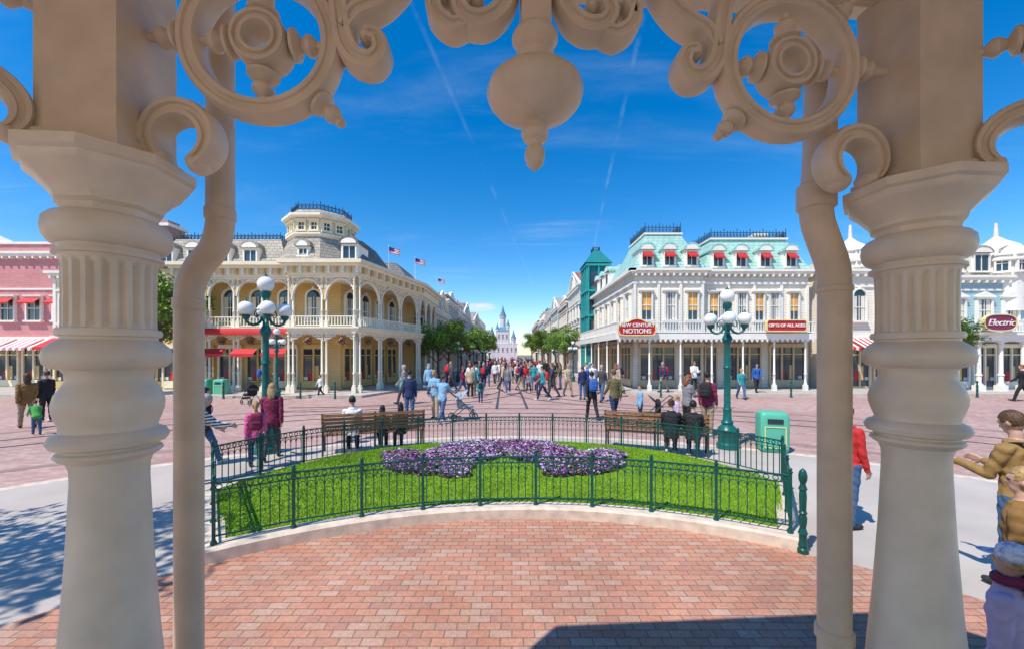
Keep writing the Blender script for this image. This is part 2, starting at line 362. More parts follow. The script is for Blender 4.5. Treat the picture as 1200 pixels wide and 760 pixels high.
for i in range(36000):
    x=random.uniform(-2.6,2.5);y=random.uniform(6.5,9.2)
    if not inbed(x,y): continue
    zone=math.sin(x*2.1+math.sin(y*2.4)*1.4)
    z=gh(x,y)+random.uniform(.02,.10)
    s_=random.uniform(.015,.028); q=random.random()
    if q<.26: m_=LEAF2 if q<.1 else LEAF
    else:
        m_= (MAG if q<.45 else PUR if q<.75 else LIL) if zone>.6 else ((LIL if q<.8 else PUR) if zone>-.35 else (PUR if q<.55 else (WPET if q<.62 else LIL)))
    nx,ny=random.uniform(-.7,.7),random.uniform(-.7,.4); a0=random.uniform(0,6)
    vs=[(x,y,z-.008)]
    for k in range(5):
        a=a0+2*pi*k/5; vs.append((x+s_*cos(a),y+s_*sin(a),z+s_*(nx*cos(a)+ny*sin(a))))
    b.add(vs,[(0,1+k,1+(k+1)%5) for k in range(5)],m_)
ob('flower_bed',b.mesh(recalc=False),kind='stuff',label='purple, lilac and magenta flowers planted in the lawn',cat='flowers')
# fence
FP=[gp(*p) for p in loop(.13)]
pts=[Vector((p[0],p[1])) for p in FP]; pts.append(pts[0])
ln=[0]
for i in range(len(pts)-1): ln.append(ln[-1]+(pts[i+1]-pts[i]).length)
def at(s):
    for i in range(len(pts)-1):
        if s<=ln[i+1]+1e-6:
            return pts[i].lerp(pts[i+1],(s-ln[i])/(ln[i+1]-ln[i]))
front=ln[24]; side1=ln[25]; back=ln[73]; tot=ln[-1]
marks=[]
for a,c in((0,front),(front,side1),(side1,back),(back,tot)):
    k=max(1,round((c-a)/.80)); marks+=[a+(c-a)*i/k for i in range(k)]
pb=MB(); pb.box(-.018,.018,-.018,.018,0,.72,TEAL); pb.lathe([(.028,.72),(.028,.735),(.012,.74),(.022,.755),(.022,.765),(.012,.78),(.002,.785)],8,TEAL); pb.lathe([(.035,0),(.035,.02),(.022,.05)],8,TEAL)
pm=pb.mesh('fence_post')
fb=MB(); LL=.8
fb.box(0,LL,-.014,.014,.675,.695,TEAL); fb.box(0,LL,-.010,.010,.595,.608,TEAL); fb.box(0,LL,-.010,.010,.085,.10,TEAL)
NP=8
for i in range(NP):
    x=LL*(i+.5)/NP; fb.box(x-.006,x+.006,-.006,.006,.10,.595,TEAL)
    fb.sweep([(x+.030*cos(2*pi*k/10),.6415+.030*sin(2*pi*k/10)) for k in range(10)],[(-.005,-.006),(.005,-.006),(.005,.006),(-.005,.006)],TEAL,True)
for i in range(NP-1):
    x=LL*(i+1)/NP; 
    fb.sweep([(x+.044*cos(a),.50+.06*sin(a)) for a in [pi*k/6 for k in range(7)]],[(-.004,-.005),(.004,-.005),(.004,.005),(-.004,.005)],TEAL)
fm=fb.mesh('fence_panel')
fen=thing('iron_fence','low dark green iron fence with ring frieze around lawn','fence',(0,0,.165))
for i,s_ in enumerate(marks):
    p=at(s_); q=at(marks[i+1] if i+1<len(marks) else tot); d=q-p; a=math.atan2(d.y,d.x)
    ob('fence_post',pm,fen,(p.x,p.y,0),a); ob('fence_panel',fm,fen,(p.x,p.y,0),a,(d.length/LL,1,1))
# ------------------------------------------------------------------ gazebo
ga=math.atan2(.0635,.998)
gz=thing('gazebo','cream turned-column bandstand with scrolled fretwork and pendant','gazebo',(.08,1.39,0),ga)
GZI=(Matrix.Translation((.08,1.39,0))@Matrix.Rotation(ga,4,'Z')).inverted()
E=2.3; oc=(0,-3.43); KR=.645
def zc(z):
    z=.36+(z-.36)*.84 if z>.36 else z
    return .10+(z-.10)*.89 if z>.10 else z
c_=MB()
c_.lathe([(r/.96*.70,E+zc(z)) for r,z in((.165,.49),(.165,.53),(.185,.545),(.19,.57),(.215,.60),(.25,.64),(.27,.655),(.28,.665),(.285,.69),(.305,.70),(.305,.739),(.2,.7395))],8,CREAM,smooth=False,rot=R(22.5))
pr=[(.20,.7),(.16,.52),(.165,.505),(.19,.50),(.215,.49),(.235,.47),(.241,.435),(.235,.40),(.215,.375),(.19,.365),(.184,.352),(.184,.349),(.203,.346),(.205,.333),(.187,.33),(.18,.322),(.178,.318),(.176,.30),(.174,.20),(.174,.10),(.176,.082),(.192,.080),(.198,.07),(.194,.058),(.178,.055),(.180,.047),(.205,.035),(.230,.018),(.238,-.005),(.232,-.028),(.21,-.042),(.176,-.048),(.163,-.06),(.161,-.08),(.174,-.10),(.196,-.125),(.207,-.155),(.204,-.18),(.190,-.21),(.178,-.232),(.182,-.240),(.212,-.25),(.226,-.268),(.212,-.286),(.181,-.294),(.178,-.30),(.195,-.306),(.201,-.315),(.184,-.326),(.160,-.335),(.148,-.36),(.146,-.40),(.162,-.65),(.188,-.92),(.212,-1.1),(.224,-1.22),(.24,-1.24),(.25,-1.28),(.24,-1.32),(.22,-1.33),(.26,-1.36),(.28,-1.41),(.26,-1.46),(.26,-1.52)]
c_.lathe([(r*KR,E+zc(z)) for r,z in pr],120,CREAM,flute=(E+zc(.085),E+zc(.31),20))
zt=zc(.739)
c_.box(-.116,.116,-.116,.116,E+zt,E+1.34,TAN)
c_.box(-.130,.130,-.130,.130,E+zt+.0005,E+zt+.05,TAN)
cm=c_.mesh('column')
for k in range(8):
    a=R(22.5+45*k); x,y=oc[0]+3.71*sin(a),oc[1]+3.71*cos(a)
    ob('column',cm,gz,(x+(.03 if k==7 else 0),y,0),-(a-R(22.5)) if k<4 else -(a+R(22.5)))
f_=MB()
sec=[(-.036,-.03),(-.028,-.045),(-.012,-.045),(-.008,-.036),(.008,-.036),(.012,-.045),(.028,-.045),(.036,-.03),(.036,.03),(.028,.045),(-.028,.045),(-.036,.03)]
def scs(k,d=1): return [(a*k,b_*d) for a,b_ in sec]
def knob(cx,cz,dxx,dz,l,s_=1):
    T=Matrix.Translation((cx,0,E+cz))@Vector((dxx,0,dz)).to_track_quat('Z','Y').to_matrix().to_4x4(); f_.T=T
    f_.lathe([(.012*s_,0),(.030*s_,.004),(.044*s_,.012),(.044*s_,.022),(.028*s_,.032),(.016*s_,.038),(.022*s_,.048),(.030*s_,.058),(.030*s_,.07),(.020*s_,.084),(.013*s_,.09),(.013*s_,l)],16,TAN); f_.T=None
for s in(-1,1):
    cx,cz=s*.913,1.035
    f_.sweep([(cx+.228*cos(2*pi*i/56),E+cz+.228*sin(2*pi*i/56)) for i in range(56)],scs(.88,.9),TAN,True)
    f_.sweep([(cx+.066*cos(2*pi*i/28),E+cz+.066*sin(2*pi*i/28)) for i in range(28)],scs(.66,1.1),TAN,True)
    for a in (90,0,-90,180): knob(cx+.088*cos(R(a)),cz+.088*sin(R(a)),cos(R(a)),sin(R(a)),.12,1.12)
    aa=R(-45) if s<0 else R(-135)
    knob(cx+.255*cos(aa),cz+.255*sin(aa),cos(aa),sin(aa),.095); f_.ell((cx+.355*cos(aa),0,E+cz+.355*sin(aa)),.018,TAN)
    aa=R(135) if s<0 else R(45)
    knob(cx+.255*cos(aa),cz+.255*sin(aa),cos(aa),sin(aa),.12)
    knob(s*1.165,1.04,s,0,.14,1.05)
    bx=s*1.165; P=[]
    for i in range(25):
        t=i/24; a=R(225-285*t); rr_=.092
        P.append((bx+(rr_*cos(a))*(1 if s<0 else -1),E+.705+rr_*sin(a)))
    f_.sweep(P,scs(.75),TAN,W=[.7+.5*sin(pi*i/24) for i in range(25)])
    f_.ell((P[-1][0],0,P[-1][1]),(.032,.046,.032),TAN); f_.ell((P[0][0],0,P[0][1]),(.028,.046,.028),TAN)
    def cur(pts_,w=1,dz=0.0):
        P=catmull([(x if s<0 else -x,E+z+dz) for x,z in pts_]); m=len(P)
        f_.sweep(P,scs(w),TAN,W=[.55+.6*sin(pi*min(1,.15+.85*i/m)) for i in range(m)])
        f_.ell((P[-1][0],0,P[-1][1]),(.025,.046,.025),TAN)
    cur([(-.72,1.34),(-.672,1.22),(-.655,1.12),(-.64,1.02),(-.60,.965),(-.55,.958),(-.522,.995),(-.535,1.04),(-.57,1.045)],.9,.02)
    cur([(-.64,1.08),(-.60,1.14),(-.54,1.17),(-.49,1.21),(-.44,1.27),(-.40,1.36)],.75)
    cur([(-.07,1.34),(-.085,1.22),(-.12,1.14),(-.175,1.10),(-.235,1.105),(-.262,1.15),(-.235,1.19),(-.20,1.18)],.85,.035)
    cur([(-.235,1.09),(-.285,1.075),(-.335,1.11),(-.345,1.165),(-.31,1.195),(-.28,1.18)],.7,.035)
    cur([(-.345,1.15),(-.36,1.22),(-.345,1.28),(-.30,1.36)],.6,.035)
f_.box(-1.30,1.30,-.05,.05,E+1.325,E+1.50,TAN)
fmh=f_.mesh('fretwork')
p_=MB()
p_.box(-.05,.05,-.05,.05,E+1.10,E+1.325,TAN)
p_.lathe([(.05,1.13),(.07,1.118),(.080,1.10),(.080,1.092),(.062,1.075),(.064,1.055),(.052,1.045),(.050,.995),(.064,.985),(.066,.975),(.10,.965),(.14,.95),(.160,.930),(.168,.905),(.162,.882),(.14,.855),(.10,.832),(.062,.812),(.035,.80),(.040,.785),(.048,.768),(.042,.748),(.026,.737),(.022,.728),(.033,.712),(.037,.69),(.028,.66),(.012,.645),(.003,.638)],40,TAN,c=(0,0,E))
pmh=p_.mesh('pendant')
for k in range(8):
    a=R(45*k); x,y=oc[0]+3.43*sin(a),oc[1]+3.43*cos(a)
    ob('fretwork',fmh,gz,(x,y,0),-a); ob('pendant',pmh,gz,(x,y,0),-a)
def octa(ap): r=ap/cos(R(22.5)); return [(oc[0]+r*sin(R(22.5+45*k)),oc[1]+r*cos(R(22.5+45*k))) for k in range(8)]
b=MB(); b.fpoly(octa(3.62),.02,.78,STONE); b.fpoly(octa(3.68),.70,.785,STONE); ob('platform',b.mesh(),gz)
b=MB(); b.fpoly(octa(3.74),3.805,3.93,CREAM2); b.fpoly(octa(3.74),3.93,5.6,SLATE,octa(.4)); b.lathe([(.25,5.6),(.3,5.9),(.1,6.2),(.02,6.6)],12,CREAM,c=(0,-3.43,0)); ob('roof',b.mesh(),gz)
def pipe(P,r,cols):
    b=MB(); b.T=GZI; pts_=catmull(P,6); b.tube(pts_,r,24,TAN2)
    for (x,y,z,rr_,h) in cols: b.lathe([(rr_*.9,-h/2),(rr_,-h/2+.006),(rr_,h/2-.006),(rr_*.9,h/2)],24,TAN2,c=(x,y,z))
    ob('downpipe',b.mesh(),gz)
pipe([(-1.297,1.6,.05),(-1.297,1.6,1.2),(-1.297,1.6,2.3),(-1.297,1.6,2.50),(-1.29,1.6,2.58),(-1.25,1.6,2.66),(-1.20,1.6,2.72),(-1.175,1.6,2.80),(-1.172,1.6,2.9),(-1.172,1.6,3.4),(-1.172,1.6,3.79)],.050,[(-1.297,1.6,2.5,.055,.05),(-1.172,1.6,2.86,.055,.05)])
pipe([(1.295,1.6,.05),(1.295,1.6,1.2),(1.295,1.6,2.3),(1.295,1.6,2.56),(1.285,1.6,2.66),(1.25,1.6,2.76),(1.225,1.6,2.84),(1.222,1.6,2.93),(1.235,1.6,3.1),(1.24,1.6,3.4),(1.24,1.6,3.79)],.057,[(1.295,1.6,1.18,.066,.05),(1.295,1.6,2.56,.062,.03),(1.222,1.6,2.93,.068,.10)])
# ------------------------------------------------------------------ facade kit
WC={}
def win(w,h,style='rect',frame=None,gl=None):
    frame=frame or WHITE; gl=gl or GLASS; key=(round(w,2),round(h,2),style,frame.name,gl.name)
    if key in WC: return WC[key]
    b=MB(); t=.10; o=-.16
    b.box(-w/2-t,-w/2,o,0,0,h,frame); b.box(w/2,w/2+t,o,0,0,h,frame)
    b.box(-w/2-t-.06,w/2+t+.06,o-.08,0,-.12,-.001,frame)
    b.box(-w/2,w/2,-.05,0,0,h,gl if style!='blind' else GLASS)
    if style=='blind': b.box(-w/2+.03,w/2-.03,-.058,-.052,h*.35,h-.02,BLIND)
    if style in('curt','arch','ped'): b.box(-w/2+.03,-w/6,-.058,-.052,.02,h-.02,CURT); b.box(w/6,w/2-.03,-.058,-.052,.02,h-.02,CURT)
    b.box(-.02,.02,-.08,-.06,0,h,frame); b.box(-w/2,w/2,-.09,-.06,h*.52,h*.52+.05,frame)
    if style=='arch':
        b.prism([(w/2*cos(a),h+w/2*sin(a)) for a in [pi*i/10 for i in range(11)]],-.05,0,gl)
        b.sweep([((w/2+t/2)*cos(pi*i/12),h+(w/2+t/2)*sin(pi*i/12)) for i in range(13)],[(-t/2,o),(t/2,o),(t/2,0),(-t/2,0)],frame)
        b.box(-.06,.06,o-.05,0,h+w/2,h+w/2+.2,frame)
    else:
        b.box(-w/2-t,w/2+t,o,0,h,h+t,frame); b.box(-w/2-t-.08,w/2+t+.08,o-.1,0,h+t+.001,h+t+.08,frame)
        if style=='ped': b.prism([(-w/2-t-.1,h+t+.082),(w/2+t+.1,h+t+.082),(0,h+t+.38)],o-.06,0,frame)
    if style=='awn':
        b.add([(-w/2-.12,-.17,h+.02),(w/2+.12,-.17,h+.02),(w/2+.15,-.62,h-.34),(-w/2-.15,-.62,h-.34),(-w/2-.15,-.62,h-.44),(w/2+.15,-.62,h-.44)],[(0,1,2,3),(3,2,5,4)],RED)
    me=b.mesh('window'); WC[key]=me; return me
def shop(w,h,frame,door=False):
    key=('s',round(w,2),round(h,2),frame.name,door)
    if key in WC: return WC[key]
    b=MB(); b.box(-w/2,w/2,-.05,0,0,h,GLASS)
    b.box(-w/2,w/2,-.14,0,-.001,.45 if not door else .1,frame); b.box(-w/2,w/2,-.16,0,h-.12,h+.12,frame)
    k=3 if w>1.5 else 2
    for i in range(k+1):
        x=-w/2+w*i/k; b.box(x-.05,x+.05,-.15,0,.1,h,frame)
    b.box(-w/2,w/2,-.12,0,h*.78,h*.78+.06,frame)
    for i in range(4): 
        x=-w/2+w*(i+.5)/4; b.box(x-.12,x+.12,-.058,-.052,.5,.7+.35*((i*7)%3),(CURT,RED,OCH,LBW)[i%4])
    me=b.mesh('shop_window'); WC[key]=me; return me
def awning(w,d,h,m1,m2,k=8):
    key=('a',round(w,2),d,h,m1.name,m2.name)
    if key in WC: return WC[key]
    b=MB()
    for i in range(k):
        x0=-w/2+w*i/k; x1=x0+w/k; m_=m1 if i%2 else m2
        b.add([(x0,0,h),(x1,0,h),(x1,-d,0),(x0,-d,0),(x0,-d,-.14),((x0+x1)/2,-d,-.2),(x1,-d,-.14)],[(0,1,2,3),(3,2,6,5,4)],m_)
    me=b.mesh('awning'); WC[key]=me; return me
def colm(h,r=.09,mat=None):
    mat=mat or WHITE; key=('c',round(h,2),r,mat.name)
    if key in WC: return WC[key]
    b=MB(); b.box(-r*1.7,r*1.7,-r*1.7,r*1.7,0,.35,mat)
    b.lathe([(r*1.5,.35),(r*1.5,.42),(r,.46),(r*.95,h*.3),(r*1.3,h*.31),(r*1.3,h*.33),(r*.9,h*.34),(r*.8,h-.3),(r*1.2,h-.28),(r*1.2,h-.22),(r*.8,h-.2),(r*1.4,h-.06)],12,mat); b.box(-r*1.6,r*1.6,-r*1.6,r*1.6,h-.06,h,mat)
    me=b.mesh('porch_column'); WC[key]=me; return me
def balus(l,h=.75,mat=None):
    mat=mat or WHITE; key=('b',round(l,2),h,mat.name)
    if key in WC: return WC[key]
    b=MB(); b.box(0,l,-.04,.04,h-.06,h,mat); b.box(0,l,-.03,.03,.06,.11,mat); k=max(2,int(l/.17))
    for i in range(k): x=l*(i+.5)/k; b.box(x-.024,x+.024,-.024,.024,.11,h-.06,mat)
    me=b.mesh('balustrade'); WC[key]=me; return me
def archp(w,h,mat=None,rise=.88):
    mat=mat or WHITE; key=('ar',round(w,2),h,mat.name)
    if key in WC: return WC[key]
    b=MB(); x=w/2-.06
    P=[(-w/2,0),(-w/2,h),(w/2,h),(w/2,0)]+[(x*cos(a),h*rise*sin(a)) for a in [pi*i/14 for i in range(15)]]
    b.prism(P,-.03,.03,OCH)
    b.sweep([((x-.02)*cos(pi*i/14),(h*rise-.02)*sin(pi*i/14)) for i in range(15)],[(-.05,-.08),(.03,-.08),(.03,.08),(-.05,.08)],mat)
    b.box(-w/2,w/2,-.07,.07,h-.09,h-.002,mat)
    for i in range(1,16):
        a=pi*i/16; b.ell(((x-.09)*cos(a),0,(h*rise-.09)*sin(a)),(.04,.03,.04),mat,8,5)
    for s in(-1,1):
        for q_,rr_ in((.27,.14),(.52,.08),(.13,.07)):
            cz_=h-.10-rr_-(0 if q_!=.13 else .32*h)
            if q_>w/2-.1: continue
            b.sweep([(s*(w/2-q_)+rr_*cos(2*pi*i/12),cz_+rr_*sin(2*pi*i/12)) for i in range(12)],[(-.022,-.08),(.022,-.08),(.022,.08),(-.022,.08)],mat,True)
    me=b.mesh('porch_arch'); WC[key]=me; return me
def crest(l,h=.5):
    key=('cr',round(l,2),h)
    if key in WC: return WC[key]
    b=MB(); b.box(0,l,-.02,.02,0,.05,IRON); b.box(0,l,-.02,.02,h*.6,h*.6+.04,IRON); k=max(2,int(l/.22))
    for i in range(k+1):
        x=l*i/k; b.box(x-.016,x+.016,-.016,.016,.05,h*(1.15 if i%4==0 else .9),IRON)
        if i<k: b.sweep([(x+l/k/2+.07*cos(2*pi*j/8),h*.32+.09*sin(2*pi*j/8)) for j in range(8)],[(-.01,-.01),(.01,-.01),(.01,.01),(-.01,.01)],IRON,True)
    me=b.mesh('roof_cresting'); WC[key]=me; return me
def crest_rect(p,x0,x1,y0,y1,z,h=.5):
    ob('roof_cresting',crest(x1-x0,h),p,(x0,y0,z)); ob('roof_cresting',crest(x1-x0,h),p,(x0,y1,z))
    ob('roof_cresting',crest(y1-y0,h),p,(x0,y0,z),R(90)); ob('roof_cresting',crest(y1-y0,h),p,(x1,y0,z),R(90))
def dormer(awn,rm,w=.9,h=1.1):
    key=('d',awn,rm.name,w,h)
    if key in WC: return WC[key]
    b=MB(); b.box(-w/2-.15,w/2+.15,0,1.6,0,h+.15,WHITE); b.box(-w/2,w/2,-.03,0,.12,h,GLASS)
    b.box(-w/2-.08,-w/2,-.1,0,.05,h,WHITE); b.box(w/2,w/2+.08,-.1,0,.05,h,WHITE); b.box(-.02,.02,-.06,-.03,.1,h,WHITE); b.box(-w/2-.15,w/2+.15,-.14,0,-.02,.06,WHITE)
    P=[((w/2+.25)*cos(pi*i/10),h+.15+.45*sin(pi*i/10)) for i in range(11)]
    b.prism(P,-.18,1.6,rm); P=[((w/2+.1)*cos(pi*i/10),h+.152+.3*sin(pi*i/10)) for i in range(11)]; b.prism(P,-.2,-.181,WHITE)
    if awn: b.add([(-w/2,-.11,h),(w/2,-.11,h),(w/2+.03,-.4,h-.32),(-w/2-.03,-.4,h-.32),(-w/2-.03,-.4,h-.40),(w/2+.03,-.4,h-.40)],[(0,1,2,3),(3,2,5,4)],RED)
    me=b.mesh('dormer'); WC[key]=me; return me
def cornice(b,x0,x1,y,z,mat,p=.35,br=.5):
    b.box(x0-p,x1+p,y-p,y-.003,z-.16,z,mat); b.box(x0-p*.6,x1+p*.6,y-p*.6,y-.004,z-.32,z-.162,mat)
    k=int((x1-x0)/br)
    for i in range(k+1):
        x=x0+(x1-x0)*i/max(1,k); b.box(x-.06,x+.06,y-p*.85,y-.005,z-.48,z-.322,mat)
def house(label,ox,oy,rz,Lw,D,H,wall,trim,roofm,floors,nb,style='rect',roof='mansard',shopm=None,awn=None,sh=3.0,sidewin=True,rh=2.2,turret=None,gl=None):
    p=thing('building',label,'building',(ox,oy,.0),rz)
    b=MB(); b.box(0,Lw,0,D,0,H,wall)
    b.box(-.06,.12,-.06,0.0-.002,0,H-.5,trim); b.box(Lw-.12,Lw+.06,-.06,-.002,0,H-.5,trim)
    for z,h in floors: b.box(.13,Lw-.13,-.08,-.002,z+h+.55,z+h+.66,trim)
    ob('wall',b.mesh(),p)
    b=MB(); cornice(b,0,Lw,0,H,trim); b.box(-.15,Lw+.15,-.18,-.003,sh+.25,sh+.5,trim)
    for xx in(-.2,Lw+.003): b.box(xx,xx+.197,0,D,H-.22,H,trim)
    ob('cornice',b.mesh(),p)
    bw=Lw/nb
    for (z,h) in floors:
        for i in range(nb): ob('window',win(min(1.0,bw*.5),h,style,trim,gl),p,(bw*(i+.5),0,z))
        if sidewin:
            for i in range(2):
                ob('window',win(.9,h,style,trim,gl),p,(0,D*(.12+.22*i)+.4,z),R(-90)); ob('window',win(.9,h,style,trim,gl),p,(Lw,D*(.12+.22*i)+.4,z),R(90))
    for i in range(nb):
        sm=shopm or trim; dr=(i%3==1)
        ob('shop_door' if dr else 'shop_window',shop(bw*.82,sh-.3,sm,dr),p,(bw*(i+.5),0,.15))
        if awn: ob('awning',awning(bw*.9,1.1,.6,*awn),p,(bw*(i+.5),-.19,sh-.25))
    b=MB()
    if roof=='mansard':
        b.frus(.1,Lw-.1,.1,D-.1,H,H+rh,.9,roofm); ob('roof',b.mesh(),p)
        for i in range(nb): ob('dormer',dormer(False,roofm),p,(bw*(i+.5),.12,H+.25))
        crest_rect(p,1,Lw-1,1,D-1,H+rh,.5)
    elif roof=='gable':
        b.prism([(-.25,H+.003),(Lw+.25,H+.003),(Lw/2,H+rh)],.25,D,roofm); b.prism([(-.1,H+.004),(Lw+.1,H+.004),(Lw/2,H+rh-.25)],.0,.249,wall)
        b.sweep([(-.3,H+.02),(Lw/2,H+rh+.02),(Lw+.3,H+.02)],[(-.12,-.2),(.06,-.2),(.06,.0),(-.12,.0)],trim); ob('roof',b.mesh(),p)
        ob('window',win(.8,.9,'arch',trim),p,(Lw/2,-.001,H+.3))
    elif roof=='flat':
        b.box(.05,Lw-.05,.05,D-.05,H,H+.55,wall); b.box(-.05,Lw+.05,-.05,.25,H+.551,H+.7,trim)
        b.prism([(Lw*.3,H+.702),(Lw*.7,H+.702),(Lw*.62,H+1.2),(Lw*.5,H+1.5),(Lw*.38,H+1.2)],.0,.3,trim); ob('roof',b.mesh(),p)
    elif roof=='hip':
        b.frus(-.2,Lw+.2,-.2,D+.2,H,H+rh,Lw*.4,roofm,D*.4); ob('roof',b.mesh(),p)
    if turret:
        tx,ty,tr,th,tm,rm=turret; b=MB()
        b.lathe([(tr,H-2.2),(tr,H+th),(tr*1.2,H+th+.1),(tr*1.2,H+th+.25)],12,tm,c=(tx,ty,0),smooth=False)
        b.lathe([(tr*1.15,H+th+.25),(tr*1.1,H+th+.7),(tr*.8,H+th+1.2),(tr*.35,H+th+1.6),(tr*.1,H+th+1.9),(tr*.06,H+th+2.8)],16,rm,c=(tx,ty,0)); ob('turret',b.mesh(),p)
        for a in (-90,-130,-50,0,180): ob('window',win(.5,.9,'rect',trim),p,(tx+tr*.98*cos(R(a)),ty+tr*.98*sin(R(a)),H+.3),R(a+90))
    return p
# ---- left corner building
B1=thing('building','cream and ochre arcaded corner shop with grey mansard roof','building',(-22,25,0))
ox,oy=-22,25
def q(P): return [(x-ox,y-oy) for x,y in P]
PO=[(-22,25),(-19.6,25),(-19.6,23.1),(-12.7,23.1),(-12.7,22.5),(-8.7,22.5),(-6.8,30),(-6.8,36.9),(-22,36.9)]
def grow(P,d):
    out=[];n=len(P)
    for i in range(n):
        p0=Vector(P[i-1]);p1=Vector(P[i]);p2=Vector(P[(i+1)%n]); e1=(p1-p0).normalized();e2=(p2-p1).normalized()
        n1=Vector((e1.y,-e1.x));n2=Vector((e2.y,-e2.x)); m=(n1+n2); m=m/ max(.3,m.dot(n1)); out.append((p1.x+m.x*d,p1.y+m.y*d))
    return out
b=MB(); b.fpoly(q([(-22,25.1),(-10.8,25.1),(-9,31),(-9,36.8),(-22,36.8)]),0,7.4,YEL); ob('wall',b.mesh(),B1)
b=MB(); b.fpoly(q(PO),3.58,3.78,YEL2); b.fpoly(q(grow(PO,.12)),3.78,3.88,YEL3); ob('porch_deck',b.mesh(),B1)
ZC=-.3
b=MB(); b.fpoly(q(PO),7.05+ZC,7.55+ZC,YEL2); b.fpoly(q(grow(PO,.2)),7.55+ZC,7.7+ZC,YEL3); b.fpoly(q(grow(PO,.4)),7.7+ZC,7.9+ZC,YEL2)
def brk(x0,y0,x1,y1,st=.55):
    l=math.hypot(x1-x0,y1-y0); k=int(l/st); a=math.atan2(y1-y0,x1-x0)
    for i in range(k+1):
        b.T=Matrix.Translation((x0-ox+(x1-x0)*i/k,y0-oy+(y1-y0)*i/k,0))@Matrix.Rotation(a,4,'Z'); b.box(-.06,.06,-.18,-.002,7.2+ZC,7.548+ZC,OCH if i%2 else YEL3)
    b.T=None
brk(-19.6,23.1,-12.7,23.1,.4); brk(-12.7,22.5,-8.7,22.5,.4); brk(-8.7,22.5,-6.8,30,.4); ob('cornice',b.mesh(),B1)
hb=MB(); hb.tube([(0,0,0),(0,0,-.35)],.01,4,IRON); hb.ell((0,0,-.45),(.17,.17,.1),BARK,10,6)
rdh=random.Random(2)
for i in range(130):
    v=Vector((rdh.gauss(0,1),rdh.gauss(0,1),rdh.gauss(.3,1))).normalized()*rdh.uniform(.15,.27); v.z-=.38
    s_=.045; hb.add([v+Vector((s_,0,0)),v+Vector((0,s_,s_*.5)),v-Vector((s_,0,0)),v-Vector((0,s_,s_*.5))],[(0,1,2,3)],(LEAF,LEAF2,RED,PKC)[rdh.randrange(4)])
hbm=hb.mesh('hanging_basket',False)
def bays(x0,y0,x1,y1,k,big=False):
    l=math.hypot(x1-x0,y1-y0); a=math.atan2(y1-y0,x1-x0); ux,uy=cos(a),sin(a); nx,ny=uy,-ux; w=l/k
    for i in range(k+1):
        for off in((-.13,.13) if 0<i<k or big else (0,)):
            px,py=x0-ox+ux*(w*i+off)-nx*.2,y0-oy+uy*(w*i+off)-ny*.2
            ob('porch_column',colm(3.45,.068,YEL3),B1,(px,py,.13)); ob('porch_column',colm(3.17+ZC,.058,YEL3),B1,(px,py,3.88))
    for i in range(k):
        px,py=x0-ox+ux*w*i-nx*.2,y0-oy+uy*w*i-ny*.2
        ob('balustrade',balus(w,.62,YEL3),B1,(px,py,3.88),a)
        hh=1.35 if big else 1.05
        ob('porch_arch',archp(w,hh,YEL3),B1,(px+ux*w/2,py+uy*w/2,7.05+ZC-hh),a)
        ob('porch_arch',archp(w,.5,YEL3),B1,(px+ux*w/2,py+uy*w/2,3.08),a)
        ob('hanging_basket',hbm,B1,(px+ux*w/2,py+uy*w/2,3.5),a)
bays(-19.5,23.1,-12.8,23.1,4); bays(-12.6,22.5,-8.8,22.5,2,True); bays(-8.7,22.6,-6.9,29.8,3,True); bays(-6.8,30.2,-6.8,36.5,3)
for i in range(6):
    x=-21.2+1.75*i-ox
    ob('window',win(.85,1.5,'arch',WHITE),B1,(x,.1,4.4)); 
    ob('shop_window',shop(1.4,2.6,OCH if i%2 else YEL2,i==2),B1,(x,.1,.2))
    if 0<i<5: ob('awning',awning(1.35,.4,.3,RED,RED,1),B1,(x+.55,-1.95,2.35))
for i in range(4):
    a=math.atan2(5.9,1.8); x=-10.8+1.8*(i+.5)/4-ox; y=25.1+5.9*(i+.5)/4-oy
    ob('window',win(.8,1.5,'arch',WHITE),B1,(x,y,4.4),a); ob('shop_window',shop(1.2,2.6,OCH),B1,(x,y,.2),a)
ob('awning',awning(6.8,.10,.2,RED,RED,1),B1,(-16.15-ox,-2.03,3.62))
b=MB(); b.frus(.0,8.4,-.9,11,7.9+ZC,9.5,.9,GREYROOF); ob('roof',b.mesh(),B1)
for i in range(4): ob('dormer',dormer(False,GREYROOF,.7,.85),B1,(1.0+1.7*i,-.75,7.75))
crest_rect(B1,1.1,7.4,.1,10,9.5,.4)
b=MB(); b.frus(11.0,13.4,-1.9,6,7.9+ZC,9.6,1.1,DKROOF,2.6); b.frus(9.5,14.6,4,11.5,7.9+ZC,9.3,1.5,DKROOF); ob('roof',b.mesh(),B1)
ob('dormer',dormer(False,DKROOF,.7,.8),B1,(12.5,-1.7,7.8))
b=MB(); CX=9.8
b.lathe([(2.75,7.6),(2.6,8.0),(2.2,8.7),(1.95,9.3),(1.9,9.5)],8,GREYROOF,c=(CX,0.6,0),smooth=False,rot=R(22.5))
b.lathe([(1.9,9.3),(2.1,9.45),(2.1,9.55),(1.85,9.56),(1.85,10.35),(2.05,10.4),(2.3,10.52),(2.3,10.66),(1.9,10.67)],8,YEL3,c=(CX,0.6,0),smooth=False,rot=R(22.5))
b.lathe([(2.15,10.66),(1.8,10.98)],8,GREYROOF,c=(CX,0.6,0),smooth=False,rot=R(22.5)); ob('cupola',b.mesh(),B1)
